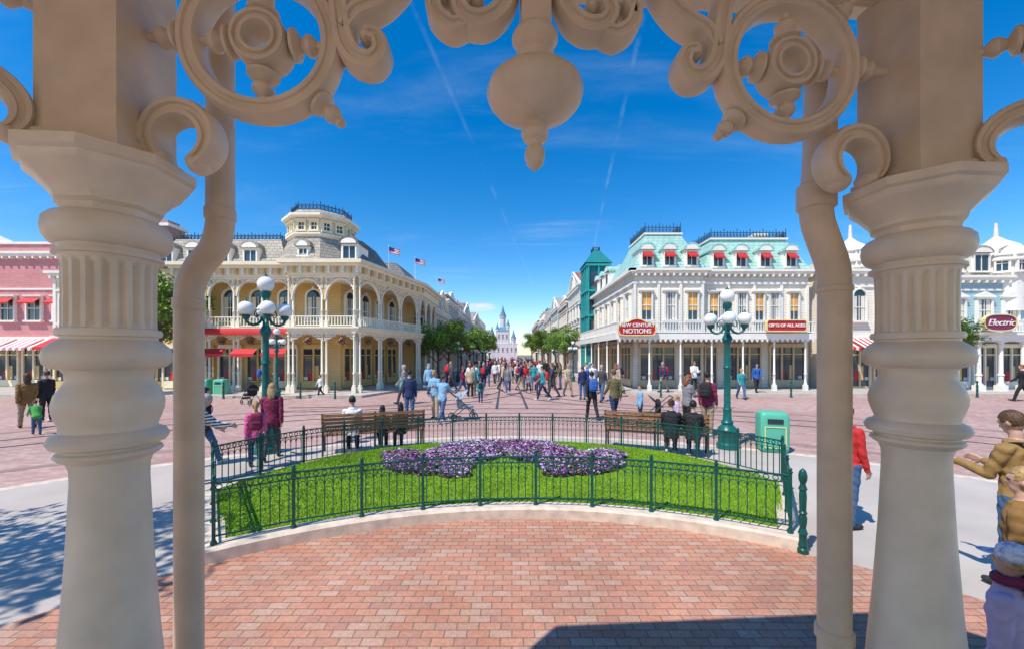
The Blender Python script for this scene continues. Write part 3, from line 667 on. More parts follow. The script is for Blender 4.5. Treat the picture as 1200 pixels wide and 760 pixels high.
for k in range(8):
    a=R(45*k-90); ap=1.85*cos(R(22.5))
    for o_ in(-.38,.38): ob('window',win(.34,.45,'rect',YEL2),B1,(CX+ap*cos(a)-sin(a)*o_,.6+ap*sin(a)+cos(a)*o_,9.72),a+R(90))
    r_=1.75; a0=R(22.5+45*k-90);a1=a0-R(45); x0,y0=CX+r_*cos(a1),.6+r_*sin(a1); x1,y1=CX+r_*cos(a0),.6+r_*sin(a0)
    ob('roof_cresting',crest(math.hypot(x1-x0,y1-y0),.45),B1,(x0,y0,10.98),math.atan2(y1-y0,x1-x0))
    ob('dormer',dormer(False,GREYROOF,.45,.45),B1,(CX+2.28*cos(a),.6+2.28*sin(a),8.0),a+R(90)) if k%2==0 else None
b=MB(); x,y=6.6,7; b.box(x-.5,x+.5,y-.5,y+.5,9,10.8,BRW); b.box(x-.6,x+.6,y-.6,y+.6,10.8,10.95,WHITE); b.box(x-.4,x+.4,y-.4,y+.4,10.95,11.2,BRW); ob('chimney',b.mesh(),B1)
nh=house('yellow cream shop building with grey mansard roof and brick chimney',-29.4,25.6,0,7.3,10,7.6,YEL2,WHITE,GREYROOF,[(4.3,1.5)],4,'arch','mansard',OCH,(RED,RED),3.0)
b=MB(); b.box(4.6,6.0,1.5,2.9,8,11.0,BRW); b.box(4.45,6.15,1.35,3.05,11.0,11.2,WHITE); b.box(4.8,5.8,1.7,2.7,11.2,11.5,BRW); ob('chimney',b.mesh(),nh)
# ---- right corner building
B2=thing('building','cream corner shop with teal mansard roof and iron cresting','building',(8,26,0))
b=MB(); b.box(0,4.5,0,13,0,7.5,BEI); b.box(4.5,11.6,.35,13,0,7.5,BEI); ob('wall',b.mesh(),B2)
b=MB(); cornice(b,0,4.5,0,7.85,WHITE,.4,.4); cornice(b,4.95,11.6,.35,7.85,WHITE,.4,.4); b.box(-.4,-.003,-.4,13,7.62,7.85,WHITE); b.box(0,11.6,.35,13,7.5,7.849,WHITE); b.box(0,4.5,0,.349,7.5,7.849,WHITE)
for z in(3.75,6.9): b.box(-.12,4.55,-.12,-.003,z,z+.14,WHITE); b.box(4.56,11.6,.23,.347,z,z+.14,WHITE); b.box(-.12,-.003,0,13,z,z+.14,WHITE)
for x in (0.0,1.55,3.0,4.42): b.box(x-.08,x+.08,-.1,-.004,3.9,6.9,WHITE)
for x in (6.3,8.0,9.8,11.5): b.box(x-.08,x+.08,.25,.346,3.9,6.9,WHITE)
ob('cornice',b.mesh(),B2)
b=MB(); b.frus(-.1,4.6,-.1,5.6,7.85,10.4,1.15,TEALROOF); b.frus(4.62,11.7,.25,9,7.85,10.1,1.0,TEALROOF); b.frus(-.1,3,5.7,13,7.85,9.6,.8,TEALROOF)
b.box(.95,3.55,.95,4.55,10.4,10.52,WHITE); b.box(5.5,10.8,1.1,8.1,10.1,10.22,WHITE); ob('roof',b.mesh(),B2)
crest_rect(B2,1.05,3.45,1.05,4.45,10.52,.6); crest_rect(B2,5.6,10.7,1.2,8.0,10.22,.55)
for x in(.8,2.25,3.7): ob('dormer',dormer(True,TEALROOF,.6,.95),B2,(x,-.02,8.0))
for x in(5.6,7.1,8.7,10.4): ob('dormer',dormer(True,TEALROOF,.6,.95),B2,(x,.33,8.0))
for y in(7,9,11): ob('dormer',dormer(True,TEALROOF,.6,.95),B2,(-.05,y,8.0),R(-90))
for i,x in enumerate((.75,2.3,3.75)): ob('window',win(.62,1.75,'blind' if i!=1 else 'curt'),B2,(x,0,4.55))
for i,x in enumerate((5.3,6.0,7.15,8.3,9.3,10.6)): ob('window',win(.55,1.75,'blind' if i in(0,3,5) else 'curt'),B2,(x,.35,4.55))
for i in range(6): ob('window',win(.65,1.75,'blind' if i%2 else 'curt'),B2,(0,1.2+2*i,4.55),R(-90))
for i in range(4): ob('shop_window',shop(2.3,2.7,TANW,i==1),B2,(1.45+2.9*i,-.0 if i<1 else .35,.2))
ob('shop_window',shop(1.2,2.7,TANW),B2,(3.7,0,.2))
for i in range(4): ob('shop_window',shop(2.3,2.7,TANW,i==2),B2,(0,1.6+2.9*i,.2),R(-90))
b=MB(); b.box(-1.7,11.7,-2.1,.34,3.3,3.42,IRON); b.box(-1.78,11.75,-2.18,-2.1,3.22,3.56,WHITE); b.box(-1.78,-1.7,-2.1,13,3.22,3.56,WHITE); b.box(-1.7,-.01,.345,13,3.3,3.42,IRON)
for i in range(44):
    x=-1.7+13.4*(i+.5)/44; b.prism([(x-.12,3.22),(x+.12,3.22),(x,3.04)],-2.17,-2.13,WHITE)
ob('canopy',b.mesh(),B2)
for i in range(8): ob('porch_column',colm(3.16,.06),B2,(-1.6+1.88*i,-2.0,.13))
for i in range(6): ob('balustrade',balus(2.22,.7),B2,(-1.65+2.22*i,-2.05,3.56))
for i in range(5): ob('porch_column',colm(3.16,.06),B2,(-1.6,.8+2.6*i,.13)); ob('balustrade',balus(2.6,.7),B2,(-1.65,-2+2.6*i,3.56),R(90))
b=MB(); b.box(10.3,11.1,4,4.8,9,11.2,BEI); b.box(10.2,11.2,3.9,4.9,11.2,11.35,WHITE); ob('chimney',b.mesh(),B2)
def signboard(label,w,h,mat,txts,loc,rz=0,oval=False,shear=0,shape=None,off=.006):
    t=thing('shop_sign',label,'sign',loc,rz); b=MB()
    if shape: P=shape
    elif oval:
        P=[(w/2*math.copysign(abs(cos(a))**.7,cos(a)),h/2*math.copysign(abs(sin(a))**.7,sin(a))) for a in [2*pi*i/32 for i in range(32)]]
    else: P=[(-w/2,-h/2+.1),(-w/2+.1,-h/2),(w/2-.1,-h/2),(w/2,-h/2+.1),(w/2,h/2-.1),(w/2-.1,h/2),(-w/2+.1,h/2),(-w/2,h/2-.1)]
    b.prism(P,-.06,.06,mat); ob('board',b.mesh(),t)
    b=MB(); b.sweep([(x*1.0,z) for x,z in P],[(-.03,-.1),(.03,-.1),(.03,.07),(-.03,.07)],GOLD,True); ob('frame',b.mesh(),t)
    for s_,sz,z,m_ in txts: ob('lettering',textmesh(s_,sz,m_,shear=shear,off=off),t,(0,-.085,z))
    return t
shp=[(-1.12,-.12),(-1.0,-.38),(-.7,-.42),(.7,-.42),(1.0,-.38),(1.12,-.12),(1.08,.2),(.85,.32),(.55,.36),(.3,.50),(0,.56),(-.3,.50),(-.55,.36),(-.85,.32),(-1.08,.2)]
signboard('shaped red shop sign reading NEW CENTURY NOTIONS on canopy',2.2,.95,SIGNR,[('NEW CENTURY',.29,.17,CANW),('NOTIONS',.37,-.18,CANW)],(7.4,23.62,3.85),0,shape=shp)
signboard('long red shop sign reading GIFTS OF ALL AGES',2.35,.66,SIGNR,[('GIFTS OF ALL AGES',.25,0,CANW)],(16.25,23.62,4.0))
house('small cream shop building with white dome',20.2,26,0,6.4,10,7.8,BEI,WHITE,SLATE,[(4.5,1.6)],4,'arch','flat',TANW,(RED,CANW),3.0,turret=(2.9,1.2,1.2,.5,WHITE,CURT))
house('blue grey shop building with white columns and domed turret',27.6,25.5,0,8.5,10,7.3,BLUEW,WHITE,GREYROOF,[(4.3,1.5)],5,'ped','mansard',WHITE,None,3.0,rh=1.6,turret=(4.6,1.0,1.3,.9,WHITE,CURT))
B4c=thing('porch','white columned shop porch with balustrade on top','porch',(27.7,23.6,0))
b=MB(); b.box(0,8.3,0,1.8,3.1,3.45,WHITE); b.box(-.15,8.45,-.15,1.8,3.45,3.6,WHITE); ob('canopy',b.mesh(),B4c)
for i in range(7): ob('porch_column',colm(2.97,.12),B4c,(.2+1.32*i,.2,.13))
ob('balustrade',balus(8.3),B4c,(0,.1,3.6))
signboard('maroon oval shop sign reading Electric in slanted script',1.9,.95,MAR,[('Electric',.52,0,CANW)],(28.5,23.3,4.15),0,True,shear=.45,off=-.002)
house('pink brick shop building with red awnings',-44,27,0,14.4,10,9.2,PINK,WHITE,GREYROOF,[(4.6,1.5)],8,'awn','flat',YEL2,(PKC,CANW),3.0,sidewin=False)
# street rows
tr=WHITE
LX=-7.3; RX=8.0
def lhouse(Y,Lw,*a,**k): return house(a[0],LX-(Y-37)*.02,Y,R(90),Lw,9,*a[1:],**k)
def rhouse(Y,Lw,*a,**k): return house(a[0],RX-(Y-37)*.02,Y+Lw,R(-90),Lw,9,*a[1:],**k)
F2=[(4.2,1.5)];F3=[(4.0,1.4),(6.6,1.4)]
lhouse(37.3,8,'tan shop building with grey gabled roof',6.6,TANW,tr,GREYROOF,F2,4,awn=(RED,CANW),roof='gable')
lhouse(45.6,9,'brick shop building with flat parapet',8.6,BRW,tr,GREYROOF,F3,4,awn=(RED,RED),roof='flat')
lhouse(54.9,9,'cream shop building with grey mansard roof',8.0,YEL2,tr,GREYROOF,F3,4,roof='mansard')
lhouse(64.2,10,'pale blue shop building with gabled roof',9.0,LBW,tr,REDROOF,F3,4,roof='gable')
lhouse(74.5,12,'red brick shop building with pitched roof',8.5,REDW,tr,GREYROOF,F3,4,roof='hip')
lhouse(87,14,'beige shop building with grey gabled roof',10,BEI,tr,GREYROOF,F3,4,roof='gable')
lhouse(101.5,30,'long tan shop building with mansard roof',10,TANW,tr,GREYROOF,F3,8,roof='mansard')
tb=rhouse(39.3,6.2,'dark teal painted shop building with narrow bay tower',8.0,TEALW,TEALT,TEALW,F2,3,roof='flat')
b=MB(); b.box(3.6,6.55,-.55,1.5,3.4,11.2,TEALW)
for z in(3.5,6.0,8.4,10.9): b.box(3.4,6.65,-.75,-.56,z,z+.2,TEALT); b.box(6.56,6.8,-.75,1.7,z,z+.2,TEALT)
for x in(3.6,4.6,5.6,6.5): b.box(x-.07,x+.07,-.7,-.56,3.7,10.9,TEALT)
for y in(-.5,.5,1.45): b.box(6.56,6.75,y-.07,y+.07,3.7,10.9,TEALT)
for z in(4.2,6.7,9.0):
    for y in(-.3,.7): b.box(6.552,6.6,y,y+.6,z,z+1.4,GLASS)
    for x in(3.8,4.8,5.75): b.box(x,x+.6,-.6,-.552,z,z+1.4,GLASS)
b.frus(3.3,6.85,-.85,1.8,11.2,12.6,1.0,TEALW); ob('bay_tower',b.mesh(),tb); crest_rect(tb,4.4,5.8,.2,.8,12.6,.45)
rhouse(45.8,9,'white shop building with red gabled roof',10.4,CURT,tr,REDROOF,F3,4,roof='gable',awn=(RED,CANW))
rhouse(55.1,9,'red brick shop building with flat parapet',9.6,BRW,tr,GREYROOF,F3,4,roof='flat')
rhouse(64.4,11,'pale shop building with dark gabled roof',10,GREYW,tr,GREYROOF,F3,4,roof='gable')
rhouse(75.8,12,'tan shop building with red pitched roof',9.4,TANW,tr,REDROOF,F3,4,roof='hip')
rhouse(88.2,14,'pale blue shop building with mansard roof',10,LBW,tr,GREYROOF,F3,4,roof='mansard')
rhouse(102.6,30,'long red brick shop building with flat parapet',10.5,BRW,tr,REDROOF,F3,8,roof='flat')
# distant pale tower building (generic)
b=MB(); p=thing('tower_building','distant pale stone building with plain pointed roofs','building',(-5.0,215,0))
b.box(-8,8,0,12,0,8,PALE); b.box(-3.2,3.2,1,9,8,15,PALE)
for i in range(10): b.box(-8+i*1.65,-7.2+i*1.65,-.1,.5,8,8.8,WHITE)
TW=((0,4,1.5,22),(-5.8,1,1.2,12),(5.8,1,1.2,10),(2.8,2,.9,17),(-3.0,2,.9,15))
for x,y,r,h in TW: b.lathe([(r,0),(r,h),(r*1.25,h+.3),(r*1.25,h+.9)],10,WHITE if r<1.0 else PALE,c=(x,y,0),smooth=False)
ob('wall',b.mesh(),p); b=MB()
for x,y,r,h in TW: t=r*4.2; b.lathe([(r*1.3,h+.9),(r*.5,h+.9+t*.5),(.05,h+.9+t)],10,BLUER,c=(x,y,0),smooth=False)
b.frus(-3.5,3.5,.8,9.2,15,18,2.5,BLUER); b.frus(-8.2,-3.3,.3,11,8,10,2,BLUER); b.frus(3.3,8.2,.3,11,8,10,2,BLUER); ob('roof',b.mesh(),p)
for x in (-7,-4.7,-2.4,0,2.4,4.7,7): ob('window',win(.8,2,'rect',WHITE),p,(x,0,4))
for x in (-2.1,0,2.1): ob('window',win(.8,2.2,'rect',WHITE),p,(x,1,11))
# ------------------------------------------------------------------ trees
def tree_meshes(seed,n=6500,h=6,cr=2.3):
    rd=random.Random(seed); t=MB(); t.tube([(0,0,0),(.05,.02,h*.25),(-.03,.05,h*.5),(0,0,h*.8)],[.17,.13,.1,.04],10,BARK)
    cl=[]
    for i in range(11):
        a=rd.uniform(0,2*pi); z0=h*rd.uniform(.3,.6); l=cr*rd.uniform(.5,.95); ez=z0+h*rd.uniform(.12,.38)
        e=(l*cos(a),l*sin(a),ez); t.tube([(0,0,z0),(e[0]*.5,e[1]*.5,z0+(ez-z0)*.6),e],[.07,.05,.02],6,BARK); cl.append((e,rd.uniform(.55,.95)))
    for i in range(8): cl.append(((rd.uniform(-.6,.6)*cr,rd.uniform(-.6,.6)*cr,h*rd.uniform(.6,1.0)),rd.uniform(.5,.9)))
    V=[];F=[];K=[]
    for i in range(n):
        (cx,cy,cz),r=cl[rd.randrange(len(cl))]; d=Vector((rd.gauss(0,1),rd.gauss(0,1),rd.gauss(0,.8))).normalized()*r*rd.uniform(.35,1.08)
        p=Vector((cx,cy,cz))+d; s_=rd.uniform(.06,.12); u=Vector((rd.gauss(0,1),rd.gauss(0,1),rd.gauss(0,1))).normalized(); v=u.orthogonal().normalized()
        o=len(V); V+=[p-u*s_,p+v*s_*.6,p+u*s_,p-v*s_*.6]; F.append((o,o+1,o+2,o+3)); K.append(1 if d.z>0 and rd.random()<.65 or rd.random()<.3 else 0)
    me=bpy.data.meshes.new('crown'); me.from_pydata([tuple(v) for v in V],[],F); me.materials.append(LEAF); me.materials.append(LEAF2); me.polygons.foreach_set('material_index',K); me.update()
    return t.mesh('trunk'),me
TM=[tree_meshes(1),tree_meshes(2),tree_meshes(3)]
def tree(x,y,s,k,z=.13,label='green leafy street tree on the pavement'):
    t=thing('tree',label,'tree',(x,y,z),random.uniform(0,6),'street trees',s); ob('trunk',TM[k][0],t); ob('crown',TM[k][1],t)
for x,y,s,k in((-20.3,22.4,1.1,0),(-5.9,32,.78,1),(-6.2,39,.85,2),(-6.0,47,.9,0),(-5.8,55,.95,1),(-5.8,66,1.0,2),(-5.8,78,1.05,0),(-6.0,92,1.1,1),(-6.2,110,1.15,2),
    (6.3,47,.85,0),(6.0,55,.9,1),(5.8,64,1.0,2),(5.6,75,1.05,0),(5.4,88,1.15,1),(5.2,105,1.2,2),(27.0,24.8,.72,1),(-34,38,1.5,0)): tree(x,y,s,k)
tree(-9.0,1.2,1.15,0,0,'leafy green tree beside the bandstand casting shade'); tree(-11.5,-.5,1.15,2,0,'leafy green tree beside the bandstand casting shade')
# ------------------------------------------------------------------ street furniture
LP=MB(); LP.lathe([(.24,0),(.24,.12),(.20,.16),(.20,.40),(.23,.44),(.19,.52),(.12,.58),(.14,.64),(.10,.70),(.085,.9),(.10,.95),(.075,1.0),(.07,1.9),(.095,1.95),(.07,2.0),(.06,2.5),(.09,2.55),(.12,2.62),(.09,2.7),(.06,2.76),(.05,3.3),(.09,3.38),(.11,3.46),(.06,3.5)],16,TEALL)
lpm=LP.mesh('post'); LA=MB()
P=catmull([(.05,0,2.93),(.13,0,2.80),(.24,0,2.76),(.34,0,2.82),(.36,0,2.90)],5); LA.tube(P,.026,8,TEALL); LA.lathe([(.03,2.86),(.07,2.90),(.09,2.96),(.05,2.97)],12,TEALL,c=(.36,0,0))
LA.tube(catmull([(.05,0,3.1),(.16,0,3.08),(.21,0,2.98),(.16,0,2.92),(.12,0,2.98)],5),.014,6,TEALL); lam=LA.mesh('arm')
g=MB(); g.ell((0,0,0),.15,GLOBE,24,14); g.lathe([(.05,.14),(.03,.175),(.015,.185),(.01,.215)],8,TEALL); glm=g.mesh('lamp_globe')
def lamp(x,y,s=1,rz=0,z=0,lab='green cast iron street lamp with five white globes'):
    t=thing('street_lamp',lab,'street lamp',(x,y,z),rz,'green globe street lamps',s); ob('post',lpm,t)
    for k in range(4):
        a=R(90*k); ob('arm',lam,t,(0,0,0),a); ob('lamp_globe',glm,t,(.36*cos(a),.36*sin(a),3.10))
    ob('lamp_globe',glm,t,(0,0,3.64),0,1.1)
lamp(5.27,9.75,1.02,R(6)-math.atan2(5.27,9.75)); lamp(-5.75,9.3,1.08,R(5)+math.atan2(5.75,9.3)); lamp(-12.0,20.3,.95,0,.0)
for y in(34,48,64,82): lamp(-4.6,y,.9,.3); lamp(5.2,y,.9,.3)
b=MB(); b.lathe([(.085,0),(.085,.05),(.065,.07),(.075,.10),(.06,.13),(.06,.22),(.075,.24),(.06,.27),(.045,.30),(.06,.36),(.065,.42),(.05,.46),(.07,.48),(.05,.50),(.055,.6),(.06,.68),(.05,.74),(.07,.76),(.05,.79),(.04,.82),(.065,.87),(.068,.92),(.05,.97),(.01,1.0)],16,TEAL)
bo=b.mesh('bollard')
ob('bollard',bo,None,(3.36,4.6,.008),sc=(.66,.66,.98),label='turned dark green cast iron bollard beside the kerb',cat='bollard')
for x in(-17,-15,-11,-9.2,8,10,12.5,15,18,21.5,25,28,31,34): ob('bollard',bo,None,(x,20.7 if x<0 else 21.4,.004),sc=(.8,.8,.9),label='small dark green bollard at plaza edge',cat='bollard',group='plaza edge bollards')
bb=MB(); bb.ell((0,0,.47),(.31,.26,.48),BIN,28,14,e=.28)
bm_=bb.mesh('body'); b=MB(); b.box(-.16,.16,-.275,-.255,.68,.79,IRON); bf=b.mesh('flap')
b=MB(); b.sweep([(-.21,.12),(.21,.12),(.21,.60),(-.21,.60)],[(-.012,-.275),(.012,-.275),(.012,-.25),(-.012,-.25)],GOLD,True,smooth=False); bp_=b.mesh('panel_trim')
for x,y,r in((6.2,9.5,-.3),(-16.9,21.9,0),(-16.0,21.9,0),(-6.4,24,1.2)):
    t=thing('litter_bin','mint green litter bin with rounded top and gold trim','litter bin',(x,y,.01),r,'green litter bins'); ob('body',bm_,t); ob('flap',bf,t); ob('panel_trim',bp_,t)
def bench(x,y,rz):
    t=thing('park_bench','brown slatted park bench with iron legs beside fence','bench',(x,y,.01),rz,'park benches')
    b=MB()
    for i in range(5): b.box(-1.15,1.15,.0+.09*i,.075+.09*i,.43,.455,WOOD)
    ob('seat',b.mesh(),t); b=MB()
    for i in range(5): z=.53+.085*i; yy=-.03-.022*i; b.box(-1.15,1.15,yy-.025,yy,z,z+.068,WOOD)
    ob('backrest',b.mesh(),t)
    b=MB(); b.tube(catmull([(0,.42,0),(0,.38,.2),(0,.42,.41)],4),.022,6,IRON); b.tube(catmull([(0,-.1,0),(0,-.0,.25),(0,-.01,.45),(0,-.07,.7),(0,-.13,.95)],4),.022,6,IRON)
    b.tube([(0,0,.41),(0,.42,.41)],.02,6,IRON); b.tube(catmull([(0,-.06,.66),(0,.2,.68),(0,.42,.63),(0,.43,.41)],4),.018,6,IRON); lm=b.mesh('leg')
    for x_ in(-1.12,0,1.12): ob('leg',lm,t,(x_,0,0))
bench(-3.25,9.45,R(20)); bench(3.35,9.35,R(-21))
fr=M('flag_red',(.5,.03,.04)); fw=M('flag_white',(.8,.8,.8)); fbm=M('flag_blue',(.03,.05,.25))
b=MB()
for i in range(7): 
    for k in range(6):
        x0=k*.2;x1=x0+.2; ff=lambda x:.08*sin(x*5); z=3-.09*i
        m_=fbm if (k<3 and i<4) else (fr if i%2==0 else fw)
        b.add([(x0,ff(x0),z-.25*x0),(x1,ff(x1),z-.25*x1),(x1,ff(x1),z-.09-.25*x1),(x0,ff(x0),z-.09-.25*x0)],[(0,1,2,3)],m_)
flm=b.mesh('flag'); b=MB(); b.lathe([(.03,0),(.025,3.05),(.05,3.1),(.01,3.15)],8,WHITE); fpm=b.mesh('pole')
for x,y,z,s_ in((-8.2,26.5,7.6,.62),(-7.2,29.6,7.6,.62),(-7.8,42,8.5,.6)):
    t=thing('flag','red and white striped flag with blue corner on rooftop pole','flag',(x,y,z),.3,'rooftop flags',s_); ob('pole',fpm,t); ob('flag_cloth',flm,t)
# ------------------------------------------------------------------ people
def capsule(b,a,c,ra,rb,n=12):
    a=Vector(a);c=Vector(c);d=c-a;l=d.length or 1e-4; T=Matrix.Translation(a)@d.to_track_quat('Z','Y').to_matrix().to_4x4()
    pr=[(max(1e-4,ra*cos(t)),ra*sin(t)) for t in [-pi/2+pi/2*i/4 for i in range(5)]]+[(max(1e-4,rb*cos(t)),l+rb*sin(t)) for t in [pi/2*i/4 for i in range(5)]]
    b.T=T; b.lathe(pr,n,BARK); b.T=None
SKIN=M('skin',(.55,.33,.24),.5,.06); SKIN2=M('skin_dark',(.25,.13,.08),.5,.06); EYE=M('eye_dark',(.02,.015,.01),.2); LIP=M('lip',(.42,.14,.12),.4)
def cloth(n,c): return M('cloth_'+n,c,.85,.10,14,.016,18)
STRIPE=M('cloth_striped',(.72,.72,.72),.85,.05,14,pat=('stripe',.055))
PT={}
def person_tpl(key,lean=0,hips=(0,0),knees=(0,0),sh=(0,0),el=(.15,.15),ab=(.12,.12),head=0,hz=.92,vox=.0105):
    caps=[]; prim=MB()
    def cap(a,c,ra,rb,lab,draw=True,n=12):
        caps.append((Vector(a),Vector(c),ra,rb,lab)); 
        if draw: capsule(prim,a,c,ra,rb,n)
    ax=Vector((0,sin(lean),cos(lean))); fwd=Vector((0,cos(lean),-sin(lean)))
    pel=Vector((0,0,hz)); sp=lambda t:pel+ax*t
    rings=[(-.13,.15,.105),(-.10,.17,.122),(-.02,.168,.122),(.08,.148,.108),(.18,.152,.112),(.30,.172,.124),(.40,.180,.116),(.455,.165,.095),(.49,.10,.075),(.50,.06,.06)]
    vs=[];fs=[];n=20
    for t,rx,ry in rings:
        c=sp(t)
        for i in range(n): a=2*pi*i/n; vs.append(c+Vector((rx*cos(a),0,0))+fwd*(ry*sin(a)))
    for j in range(len(rings)-1):
        for i in range(n): fs.append((j*n+i,j*n+(i+1)%n,(j+1)*n+(i+1)%n,(j+1)*n+i))
    fs.append(tuple(range(n))[::-1]); o=(len(rings)-1)*n; fs.append(tuple(range(o,o+n))); prim.add(vs,fs,BARK)
    for t0,t1 in((-.09,.1),(.1,.3),(.3,.42)):
        for sx in(-.06,.06): caps.append((sp(t0)+Vector((sx,0,0)),sp(t1)+Vector((sx,0,0)),.112,.112,1))
    cap(sp(.46),sp(.58),.056,.050,0)
    # jacket collar ring
    for k in range(10):
        a=2*pi*k/10; c0=sp(.495)+Vector((.072*cos(a),0,0))+fwd*(.068*sin(a)); a2=2*pi*(k+1)/10; c1_=sp(.495)+Vector((.072*cos(a2),0,0))+fwd*(.068*sin(a2))
        if abs(a+pi/10-pi/2)<.45: continue
        cap(c0,c1_,.022,.022,1,n=8)
    tilt=lean+head; hax=Vector((0,sin(tilt),cos(tilt)))
    hc=sp(.60)+hax*.085
    HM=Matrix.Translation(hc)@Matrix.Rotation(-tilt,4,'X')
    prim.T=HM; prim.ell((0,-.005,.015),(.074,.093,.105),BARK,20,14); prim.ell((0,.025,-.05),(.053,.06,.066),BARK,16,10); prim.ell((0,.092,-.018),(.011,.018,.02),BARK,8,6); prim.ell((0,.08,.025),(.045,.02,.012),BARK,10,6)
    for s in(-1,1): prim.ell((s*.076,-.008,-.005),(.010,.02,.03),BARK,8,6)
    prim.T=None
    caps.append((hc+hax*.03,hc-hax*.05,.10,.07,0))
    for s,hi,kn in((-1,hips[0],knees[0]),(1,hips[1],knees[1])):
        H=pel+Vector((s*.088,0,-.05)); K=H+.42*Vector((s*.02,sin(hi),-cos(hi))); A=K+.40*Vector((0,sin(hi-kn),-cos(hi-kn)))
        mid=H.lerp(K,.4); cap(H,mid,.092,.082,2); cap(mid,K,.082,.062,2); m2=K.lerp(A,.35); cap(K,m2,.060,.060,2); cap(m2,A,.060,.047,2)
        ft=hi-kn; toe=Vector((s*.02,cos(ft*.7),sin(ft*.7)*.9)); hl=A+Vector((0,-.02,-.045)); cap(hl,hl+toe*.10,.040,.042,3); cap(hl+toe*.10,hl+toe*.185,.042,.032,3)
    for s,a0,e0,abd in((-1,sh[0],el[0],ab[0]),(1,sh[1],el[1],ab[1])):
        Sp=sp(.43)+Vector((s*.165,0,0)); al=a0+lean*.3
        d1=Vector((s*sin(abd),sin(al)*cos(abd),-cos(al)*cos(abd))); El=Sp+d1*.285
        d2=Vector((s*sin(abd)*(.3 if e0<1 else -.3),sin(al+e0),-cos(al+e0))).normalized(); Wr=El+d2*.245
        cap(Sp,Sp.lerp(El,.5),.064,.054,1); cap(Sp.lerp(El,.5),El,.054,.047,1); cap(El,Wr,.048,.036,1)
        side=Vector((0,1,0)); side=(side-d2*side.dot(d2))
        side=side.normalized() if side.length>.2 else Vector((0,0,1)); nrm=d2.cross(side).normalized()*(-s)
        if nrm.x*s>0: nrm=-nrm
        pb_=Wr+d2*.02; cap(Wr,pb_+d2*.0,.027,.026,0)
        for k in range(4):
            off=side*((1.5-k)*.019); base=pb_+off*.6+d2*.02; kn_=pb_+off+d2*.075; cap(base,kn_,.0155,.0125,0,n=8)
            fl_=(.072,.08,.075,.06)[k]; p1=kn_+(d2*.85+nrm*.4).normalized()*fl_*.5; p2=p1+(d2*.5+nrm*.85).normalized()*fl_*.5
            cap(kn_,p1,.0105,.010,0,n=8); cap(p1,p2,.010,.009,0,n=8)
        t0=pb_+side*.022+d2*.015; t1=t0+(d2*.6+side*.75).normalized()*.045; cap(t0,t1,.014,.012,0,n=8); cap(t1,t1+(d2*.85+side*.1+nrm*.4).normalized()*.032,.0115,.010,0,n=8)
    me=prim.mesh('pt'); o=bpy.data.objects.new('pt',me); COL.objects.link(o)
    md=o.modifiers.new('r','REMESH'); md.mode='VOXEL'; md.voxel_size=vox; md.use_smooth_shade=True
    sm=o.modifiers.new('s','SMOOTH'); sm.factor=.5; sm.iterations=3
    dg=bpy.context.evaluated_depsgraph_get(); dg.update(); out=bpy.data.meshes.new_from_object(o.evaluated_get(dg)); bpy.data.objects.remove(o)
    nf=len(out.polygons); C=np.zeros(nf*3); out.polygons.foreach_get('center',C); C=C.reshape(-1,3)
    best=np.full(nf,1e9); lab=np.zeros(nf,int)
    for a,c,ra,rb,lb in caps:
        a=np.array(a);d=np.array(c)-a; L2=max(1e-8,d@d); t=np.clip((C-a)@d/L2,0,1); dist=np.linalg.norm(C-(a+t[:,None]*d),axis=1)-(ra+(rb-ra)*t)
        mk=dist<best; best[mk]=dist[mk]; lab[mk]=lb
    Hi=np.array(HM.inverted()); CL=C@Hi[:3,:3].T+Hi[:3,3]
    for s in(-1,1):
        mk=(np.abs(CL[:,0]-s*.032)<.013)&(np.abs(CL[:,2]-.004)<.007)&(CL[:,1]>.05); lab[mk]=4
    mk=(np.abs(CL[:,0])<.022)&(np.abs(CL[:,2]+.062)<.006)&(CL[:,1]>.05); lab[mk]=5
    V=np.zeros(len(out.vertices)*3); out.vertices.foreach_get('co',V); V=V.reshape(-1,3)
    Nn=np.zeros(len(out.vertices)*3); out.vertices.foreach_get('normal',Nn); Nn=Nn.reshape(-1,3)
    isc=np.zeros(len(V),bool)
    for p_i,pl in enumerate(out.polygons):
        if lab[p_i] in(1,2): isc[list(pl.vertices)]=True
    w=np.sin(V[:,2]*46+np.sin(V[:,0]*23)*2.2+np.cos(V[:,1]*31)*1.8)*np.sin(V[:,0]*17+V[:,2]*11+1.3)
    V=V+Nn*((w*.006+.004)*isc)[:,None]; out.vertices.foreach_set('co',V.ravel())
    out.materials.clear()
    for m_ in(SKIN,SKIN,SKIN,SKIN,EYE,LIP): out.materials.append(m_)
    out.polygons.foreach_set('material_index',lab.tolist()); out.polygons.foreach_set('use_smooth',[True]*nf)
    mz=V[:,2].min()
    out.update(); PT[key]=(out,HM,mz,sp(.30)-fwd*.16,lean)
person_tpl('stand',0,(.05,-.05),(.05,.02),(0,.05),(.2,.25))
person_tpl('walk',.04,(.42,-.32),(.18,.42),(-.35,.4),(.25,.4))
person_tpl('walk2',.06,(-.25,.3),(.3,.08),(.3,-.25),(.5,.2),head=.15)
person_tpl('hold',.03,(.05,-.08),(.05,.05),(.35,.3),(1.5,1.5),(.1,.1),head=.3)
person_tpl('push',.15,(.35,-.3),(.15,.35),(.7,.7),(.5,.5),(.05,.05))
person_tpl('sit',.05,(1.5,1.45),(1.45,1.4),(.35,.4),(.9,.8),(.1,.1),head=.1,hz=.56)
person_tpl('bend',.55,(.3,.0),(.25,.1),(.5,.6),(.3,.5),(.1,.1),head=-.2)
person_tpl('arm',.03,(.1,-.05),(.05,.05),(2.0,.1),(1.2,.2),(.3,.1))
HC={}
